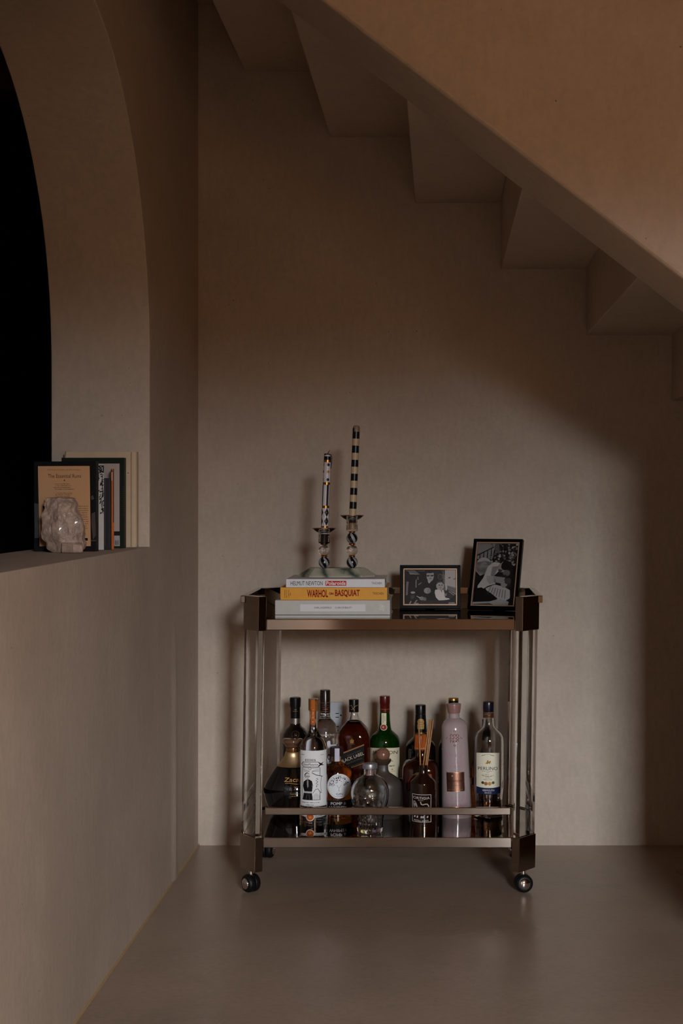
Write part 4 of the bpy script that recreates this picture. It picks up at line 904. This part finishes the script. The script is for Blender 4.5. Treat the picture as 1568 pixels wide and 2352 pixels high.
# ------------------------------------------------------------------ framed photographs
def photo_frame(name, label, loc, W, H, yaw, lean, border, shapes_fn):
    t = .014
    o = empty(name, (loc[0], loc[1], ZU+.0004+t*math.sin(lean)*math.cos(0)), label, 'picture frame', 'framed photographs on the cart', rot=(-lean, 0, yaw))
    bm = nb()
    def quad_ring(bm_, x0, z0, x1, z1, b_, y0, y1, bev):
        for p in ([(x0, z0), (x1, z0), (x1-b_, z0+b_), (x0+b_, z0+b_)], [(x1, z0), (x1, z1), (x1-b_, z1-b_), (x1-b_, z0+b_)], [(x1, z1), (x0, z1), (x0+b_, z1-b_), (x1-b_, z1-b_)], [(x0, z1), (x0, z0), (x0+b_, z0+b_), (x0+b_, z1-b_)]):
            prism(bm_, p, y0, y1, 'y', bev, 1)
    quad_ring(bm, -W/2, 0, W/2, H, border, 0, t, .0006); link('moulding', bm, M_BLACK, o)
    bm = nb(); g = .0033
    quad_ring(bm, -W/2+border, border, W/2-border, H-border, g, .0015, t-.002, .0004); link('gilt_slip', bm, mat('rose_gold_slip', hx(186, 150, 120), .4, .45), o)
    x0, x1, z0, z1 = -W/2+border+g, W/2-border-g, border+g, H-border-g
    link('backing', bxm(x0, x1, .0075, t-.001, z0, z1), M_BLACK, o)
    print_mesh('photograph', shapes_fn(x0, x1, z0, z1), lambda u, v, w_: (u, .0072-w_, v), o, mat_attr('photo_print', .45, spec=.2), lift=.00006)
    link('glazing', bxm(x0, x1, .0042, .0052, z0, z1), thin_glass(), o)
    link('easel', prism(nb(), [(t, H*.12), (t+math.tan(lean+.35)*H*.55, H*.02), (t+math.tan(lean+.35)*H*.55+.002, H*.02), (t+.003, H*.62), (t, H*.62)], -.012, .012, 'x'), M_BLACK, o)
    return o
def grey(v):
    v = min(235, max(4, v*1.22-18)); return hx(int(v*1.02), int(v*.98), int(v*.95))
def mapper(x0, x1, z0, z1, a0, a1, b0, b1):
    fx = lambda p: (x0+(min(max(p[0], a0), a1)-a0)/(a1-a0)*(x1-x0), z1-(min(max(p[1], b0), b1)-b0)/(b1-b0)*(z1-z0))
    return lambda q: [[fx(p) for p in q]]
def photo_l(x0, x1, z0, z1):
    P = mapper(x0, x1, z0, z1, 160, 1350, 225, 1005); S = []
    def a(q, v, l): S.append((P(q), grey(v), l))
    def el(cx, cy_, rx, ry, v, l): a([(cx+rx*math.cos(i*PI/9), cy_+ry*math.sin(i*PI/9)) for i in range(18)], v, l)
    a([(160, 225), (1350, 225), (1350, 1005), (160, 1005)], 28, 0)
    a([(160, 235), (400, 230), (520, 330), (280, 320), (250, 260)], 96, 1); a([(270, 290), (420, 310), (500, 330), (285, 325)], 130, 2); a([(480, 240), (640, 235), (640, 258), (480, 258)], 80, 1)
    a([(205, 490), (260, 490), (240, 640), (235, 790), (195, 800)], 110, 1); a([(415, 470), (440, 420), (440, 620), (415, 630)], 120, 1); a([(460, 380), (480, 380), (482, 450), (462, 450)], 120, 1); a([(480, 550), (560, 500), (555, 540), (480, 568)], 120, 1)
    a([(1095, 225), (1350, 225), (1350, 790), (1150, 660), (1095, 560)], 160, 1); a([(1150, 575), (1350, 630), (1350, 770), (1150, 670)], 112, 2); a([(1150, 600), (1350, 680), (1350, 690), (1150, 615)], 80, 3); a([(1150, 640), (1350, 735), (1350, 745), (1150, 655)], 80, 3)
    a([(1170, 395), (1230, 385), (1215, 415), (1180, 412)], 70, 3); a([(1290, 430), (1345, 400), (1340, 440), (1300, 450)], 110, 3)
    a([(1000, 225), (1090, 225), (1100, 700), (1060, 690), (1050, 400)], 100, 1); a([(1015, 225), (1040, 225), (1045, 330), (1020, 330)], 26, 2); a([(1065, 225), (1085, 225), (1090, 330), (1070, 330)], 26, 2); a([(1100, 520), (1145, 560), (1140, 690), (1110, 690)], 170, 3)
    a([(845, 240), (960, 250), (940, 330), (860, 330)], 40, 1); el(990, 380, 62, 70, 90, 2); el(985, 385, 44, 54, 48, 3)
    a([(430, 640), (560, 510), (690, 480), (800, 490), (880, 560), (900, 900), (560, 930), (430, 830)], 20, 4)      # dark jumper
    el(755, 275, 78, 52, 22, 4); a([(670, 300), (835, 290), (838, 390), (812, 460), (760, 492), (705, 470), (672, 400)], 150, 5); el(755, 262, 80, 38, 20, 6)
    a([(675, 345), (735, 345), (735, 372), (680, 374)], 26, 6); a([(765, 343), (832, 340), (826, 370), (770, 372)], 26, 6); a([(670, 345), (835, 338), (835, 348), (670, 355)], 40, 6); a([(725, 418), (795, 412), (785, 430), (735, 434)], 90, 6); a([(755, 380), (772, 380), (775, 405), (752, 405)], 118, 6)
    a([(690, 470), (730, 535), (770, 490), (750, 485)], 165, 6)
    el(690, 695, 82, 68, 140, 6)
    for i in range(4): a([(690, 655+i*25), (768, 662+i*22), (768, 668+i*22), (690, 662+i*25)], 70, 7)
    el(985, 580, 92, 105, 150, 5); a([(895, 560), (905, 490), (985, 465), (1065, 500), (1075, 560), (1020, 505), (940, 515)], 60, 6)
    el(965, 570, 18, 12, 30, 7); el(1028, 570, 16, 12, 30, 7); a([(985, 625), (1015, 622), (1008, 638), (990, 640)], 60, 7); a([(990, 575), (1008, 575), (1012, 602), (988, 602)], 128, 7)
    a([(870, 680), (930, 665), (1000, 690), (1060, 670), (1090, 760), (1100, 850), (1190, 870), (1210, 890), (1120, 905), (960, 920), (890, 850), (858, 740)], 190, 6); a([(1005, 690), (1020, 690), (1030, 730), (1015, 725)], 40, 7)
    a([(1070, 690), (1180, 690), (1330, 800), (1230, 880), (1110, 840), (1090, 740)], 56, 5); a([(1080, 780), (1140, 750), (1135, 800), (1090, 830)], 130, 7); a([(1190, 700), (1320, 795), (1300, 805), (1180, 720)], 130, 6)
    a([(560, 905), (1350, 920), (1350, 1005), (500, 1005)], 44, 6); a([(1180, 960), (1310, 955), (1345, 1000), (1180, 1003)], 120, 7)
    el(355, 738, 52, 26, 150, 6); a([(290, 800), (400, 790), (390, 870), (320, 890)], 66, 6); a([(440, 810), (530, 850), (520, 870), (445, 825)], 180, 7); el(560, 870, 55, 44, 128, 7); el(630, 885, 38, 40, 110, 7); a([(270, 980), (310, 920), (325, 940), (290, 1000)], 140, 6); a([(370, 990), (440, 900), (465, 910), (400, 990)], 130, 6); el(445, 992, 52, 22, 130, 7)
    return S
def photo_p(x0, x1, z0, z1):
    # the sheet is read off upright: u 0..100 across, v 0..160 down
    P = mapper(x0, x1, z0, z1, 0, 100, 0, 160); S = []
    def a(q, v, l): S.append((P(q), grey(v), l))
    def el(cx, cy_, rx, ry, v, l, rot=0): a([(cx+rx*math.cos(i*PI/9)*math.cos(rot)-ry*math.sin(i*PI/9)*math.sin(rot), cy_+rx*math.cos(i*PI/9)*math.sin(rot)+ry*math.sin(i*PI/9)*math.cos(rot)) for i in range(18)], v, l)
    a([(0, 0), (100, 0), (100, 160), (0, 160)], 26, 0)
    a([(0, 0), (42, 0), (38, 40), (0, 40)], 110, 1)
    for i in range(5): a([(6+i*9, 28-i*5), (8+i*9, 28-i*5), (9+i*9, 46-i*3), (6+i*9, 46-i*3)], 36, 2)
    a([(0, 29), (38, 8), (38, 11), (0, 33)], 40, 2)
    rr_ = random.Random(8)
    for i in range(110):
        x, y = 30+rr_.random()*66, rr_.random()*50
        el(x, y, 1+rr_.random()*2.4, 1+rr_.random()*2.6, 40+rr_.random()*110, 2, rr_.random()*3)
    a([(42, 0), (54, 0), (58, 14), (54, 26), (46, 22), (40, 12)], 78, 3); a([(52, 0), (62, 8), (60, 20), (54, 18)], 22, 3)
    el(18, 58, 20, 22, 136, 3); a([(0, 50), (20, 44), (48, 52), (40, 70), (12, 84), (0, 72)], 124, 3)             # pillow
    a([(20, 90), (30, 58), (44, 48), (58, 50), (62, 66), (44, 86), (52, 104), (34, 110), (16, 122), (12, 140), (8, 110)], 150, 4)  # pale jumper, leaning figure
    a([(40, 60), (56, 58), (46, 86), (38, 84)], 110, 5)
    el(64, 62, 11, 13, 118, 5, .5); el(72, 56, 10, 13, 20, 6, .3); a([(56, 66), (66, 68), (62, 76), (56, 74)], 60, 6)
    el(76, 76, 9, 8, 86, 5); el(70, 86, 13, 6, 40, 5)
    a([(28, 84), (50, 84), (52, 100), (38, 106), (30, 96)], 130, 6); a([(44, 84), (74, 88), (70, 104), (48, 100)], 118, 6)
    el(80, 102, 12, 13, 44, 6, .4); el(73, 104, 8, 10, 118, 7, .4); el(82, 97, 9, 8, 60, 7)
    a([(28, 116), (50, 106), (74, 112), (88, 120), (90, 140), (74, 152), (54, 142), (34, 126)], 142, 6)
    for i in range(7): a([(40+i*6, 112+i*1.4), (42+i*6, 112+i*1.4), (36+i*7, 130+i*2), (34+i*7, 130+i*2)], 96, 7)
    a([(0, 118), (18, 114), (42, 128), (60, 142), (50, 150), (20, 154), (0, 158)], 22, 7)
    a([(0, 152), (40, 150), (66, 142), (88, 150), (86, 160), (0, 160)], 132, 8); a([(0, 157), (40, 154), (56, 160), (0, 160)], 66, 9)
    a([(88, 60), (100, 50), (100, 160), (90, 160)], 18, 8); a([(86, 52), (97, 52), (93, 58)], 130, 9)
    return S
fl_ = photo_frame('photo_frame', 'black landscape picture frame with a photo of an adult holding a child', ((987.5-VX)*4.10/F, 4.095, 0), .1595, .116, 0.0, math.radians(13), .0088, photo_l)
fp_ = photo_frame('photo_frame', 'tall black picture frame leaning back with a photo of an adult bending over a sleeper', ((1128.5-VX)*4.07/F, 4.055, 0), .1335, .192, math.radians(-17), math.radians(20), .0082, photo_p)

# ------------------------------------------------------------------ books and crystal on the sill
def standing_book(name, label, px0, px1, y0, y1, D, thick, colr, prints=(), yaw=0.0, spine='right', m_cov=None, rough=.45):
    """upright book facing the viewer with its front board"""
    kk = D/F; Wd = (px1-px0)*kk; Hh = (y1-y0)*kk; cx = ((px0+px1)/2-VX)*kk
    o = empty(name, (cx, D, zs+.0005), label, 'book', 'books on the arch sill', rot=(0, 0, yaw))
    mc = m_cov or mat(name+'_board_%d' % int(px0), colr, rough, noise_amt=.05, noise_scale=40, spec=.15)
    s = 1 if spine == 'right' else -1
    bm = nb(); bd = .0024
    pts = [(s*Wd/2, 0), (s*Wd/2, thick), (-s*Wd/2, thick), (-s*Wd/2, thick-bd), (s*(Wd/2-.004), thick-bd), (s*(Wd/2-.004), bd), (-s*Wd/2, bd), (-s*Wd/2, 0)]
    prism(bm, pts, 0, Hh, 'z', .0007, 2); link('cover', bm, mc, o)
    xa, xb = sorted((s*(Wd/2-.0045), -s*(Wd/2-.004)))
    link('pages', bxm(xa, xb, bd+.0002, thick-bd-.0002, .003, Hh-.003), M_PAGES, o)
    if prints:
        print_mesh('cover_print', prints, lambda u, v, w_: ((u-(px0+px1)/2)*kk, -.0002-w_, (y1-v)*kk), o, PAPER)
    return o
TAN = hx(198, 150, 108); TXT = hx(74, 50, 34)
sh = [([[(86.5, 1071), (206.5, 1070.5), (209, 1254.5), (90.5, 1255)]], TAN, 1), (T('MYSTICAL CLASSICS OF THE WORLD', 147, 1079.5, 76, 2.4), TXT, 2), (T('The Essential Rumi', 148, 1093.5, 77, 9), TXT, 2), (disc(148, 1103.6, 1.7, 10), TXT, 2)]
rr = random.Random(4)
for y in (1112, 1116, 1120, 1124, 1133, 1137, 1141, 1145):
    sh.append((G(121+.5*(26+rr.random()*14)+8, y, 34+rr.random()*14, 2.2), TXT, 2))
for y in range(1163, 1215, 5): sh.append((G(182+rr.random()*4, y, 36, 2.2), TXT, 2))
sh += [(rect(195, 202, 1236, 1242), INKB, 2), (rect(98, 106, 1163, 1168), INKB, 2), ([[(78, 1156), (89, 1158), (90, 1236), (79, 1236)]], hx(66, 64, 62), 1), ([[(209, 1140), (214, 1138), (217, 1146), (211, 1149)]], hx(84, 70, 62), 1), ([[(211, 1180), (219, 1176), (221, 1230), (214, 1240), (210, 1200)]], hx(74, 64, 58), 1), (rect(209, 221, 1241, 1243), hx(84, 76, 70), 1)]
standing_book('poetry_book', 'black and tan poetry book facing out behind the quartz crystal', 77, 221.5, 1060, 1266.5, 3.285, .020, hx(20, 17, 17), sh, yaw=math.radians(-2))
# three slim spines
def slim(name, label, px0, px1, y0, y1, D, colr, prints, depth=.085):
    kk = D/F; Wd = (px1-px0)*kk; Hh = (y1-y0)*kk; cx = ((px0+px1)/2-VX)*kk
    o = empty(name, (cx, D, zs+.0005), label, 'book', 'books on the arch sill', rot=(0, 0, math.radians(13)))
    bm = nb(); bd = min(.0016, Wd*.25)
    prism(bm, [(-Wd/2, 0), (Wd/2, 0), (Wd/2, depth), (Wd/2-bd, depth), (Wd/2-bd, .003), (-Wd/2+bd, .003), (-Wd/2+bd, depth), (-Wd/2, depth)], 0, Hh, 'z', .0004, 1)
    link('cover', bm, mat(name+'_slim_%d' % int(px0), colr, .5, noise_amt=.06, noise_scale=60, spec=.12), o)
    link('pages', bxm(-Wd/2+bd+.0001, Wd/2-bd-.0001, .0032, depth-.003, .002, Hh-.002), M_PAGES, o)
    print_mesh('spine_print', prints, lambda u, v, w_: ((u-(px0+px1)/2)*kk, -.0002-w_, (y1-v)*kk), o, PAPER)
    return o
sh = [(rect(222.6, 238.4, 1070, 1086), hx(30, 28, 30), 1)]
for i in range(46):
    x, y = 224+rr.random()*13.5, 1086+rr.random()**1.4*98
    x = 236.5-(236.5-x)*(1-.55*(y-1086)/98)
    sh.append(([[(x+(1+1.7*rr.random())*math.cos(j*PI/3+rr.random()), y+(1+2.2*rr.random())*math.sin(j*PI/3)) for j in range(6)]], hx(26, 24, 26), 2))
sh += [(stroke([(236, 1090), (233, 1110), (236.5, 1130), (232, 1150), (236, 1180)], 1.6), hx(26, 24, 26), 2), (stroke([(228, 1088), (226, 1104)], .8), hx(26, 24, 26), 2)]
for i in range(9): sh.append((disc(225+rr.random()*11, 1071+rr.random()*14, .8+rr.random()*.8, 6), hx(190, 184, 180), 2))
slim('paperback_book', 'slim pale paperback with an ink tree on its spine beside the poetry book', 222.5, 238.5, 1068, 1264, 3.375, hx(190, 182, 176), sh, .075)
slim('notebook', 'slim black book between the pale paperback and the orange spine', 239.5, 255, 1098, 1262.2, 3.39, hx(26, 23, 24), [(rect(240.5, 242, 1100, 1255), hx(60, 54, 54), 1), (rect(250.6, 251.2, 1100, 1258), hx(70, 64, 62), 1)], .07)
slim('paperback_book', 'very thin orange and black paperback beside the slim black book', 255.8, 261.6, 1076, 1261.5, 3.40, hx(190, 92, 32), [(rect(255.9, 258.2, 1080, 1083), hx(30, 26, 26), 1), (rect(259.8, 261.5, 1077, 1200), hx(30, 24, 22), 1), (rect(255.9, 258, 1084, 1104), hx(198, 170, 140), 1)], .065)
sh = [(rect(150, 274.5, 1064.5, 1220), hx(176, 160, 150), 1), (rect(262, 275, 1230, 1254), hx(170, 166, 162), 1)]
for i in range(5): sh.append((rect(264+i*1.9, 264.9+i*1.9, 1240+(i % 2)*2, 1252), INKB, 2))
for i in range(14): sh.append((disc(283+rr.random()*1.2, 1118+i*5, .5, 6), GOLDP, 1))
standing_book('hardback_book', 'dark green hardback with pale cover panel standing behind the slim books', 141, 285, 1051, 1258.6, 3.488, .022, hx(26, 32, 24), sh)
sh = [(rect(300, 302, 1037, 1255), hx(150, 126, 102), 1), (rect(308, 309, 1037, 1255), hx(226, 204, 176), 1), (disc(294, 1085, 1.3, 8), hx(40, 30, 24), 1), ([[(150, 1035), (151.4, 1035), (151.2, 1049), (150.2, 1049)]], hx(70, 50, 36), 1)]
standing_book('hardback_book', 'tall cream hardback leaning on the jamb of the arch behind the other books', 148, 313.5, 1036, 1255.6, 3.545, .024, hx(206, 180, 150), sh)
# quartz
DQ = 3.225; kq = DQ/F
qz = empty('quartz_crystal', ((147-VX)*kq, DQ, zs+.0003), 'rough pale quartz crystal chunk in front of the poetry book', 'crystal')
out = [(1270, 118, 176), (1262, 108, 190), (1254, 105, 196), (1246, 103, 197), (1238, 98, 194), (1226, 95, 196), (1212, 93.5, 195), (1198, 95, 190), (1186, 96, 187), (1174, 98, 182), (1164, 101, 181), (1156, 103, 179), (1149, 105, 171), (1144, 108, 168), (1142, 114, 160)]
bm = nb(); SEGQ = 56; rings = []
for j, (y, a_, c_) in enumerate(rounded(out, 3)):
    z = CH-(y-VY)*kq-zs-.0003; cx = ((a_+c_)/2-147)*kq; hw = (c_-a_)/2*kq
    R_ = []
    for i in range(SEGQ):
        t = 2*PI*i/SEGQ
        # broken crystal faces: a rounded polygon plus fracture noise
        fac = 1/max(abs(math.cos(((t+.5) % (PI/3))-PI/6)), .8)*.94
        d = hw*fac
        x, yy = d*math.cos(t), d*.62*math.sin(t)
        n1 = noise.noise(Vector((x*60+3, yy*60, z*38)))*.006+noise.noise(Vector((x*190, yy*190+7, z*120)))*.0028
        s = 1+n1/max(hw, .01)
        R_.append(bm.verts.new((cx+x*s, yy*s, max(z, 0))))
    rings.append(R_)
for A, B in zip(rings[:-1], rings[1:]):
    for i in range(SEGQ): bm.faces.new((A[i], A[(i+1) % SEGQ], B[(i+1) % SEGQ], B[i]))
bm.faces.new(rings[-1]); bm.faces.new(rings[0][::-1])
M_QZ = mat('quartz', hx(166, 140, 122), .3, noise_amt=.35, noise_scale=38, bump=.7, bump_scale=150, sss=.12, coat=.25)
link('chunk', bm, M_QZ, qz)
bm = nb(); c0 = Vector(((178-147)*kq, -.036, 0)); 
prism(bm, [(c0.x-.024, -.040), (c0.x+.004, -.046), (c0.x+.020, -.036), (c0.x+.014, -.018), (c0.x-.018, -.014)], .0005, .019, 'z', .002, 1)
for v in bm.verts:
    v.co.z = max(.0005, v.co.z+noise.noise(v.co*70)*.006*(v.co.z > .005))
link('shard', bm, M_QZ, qz)
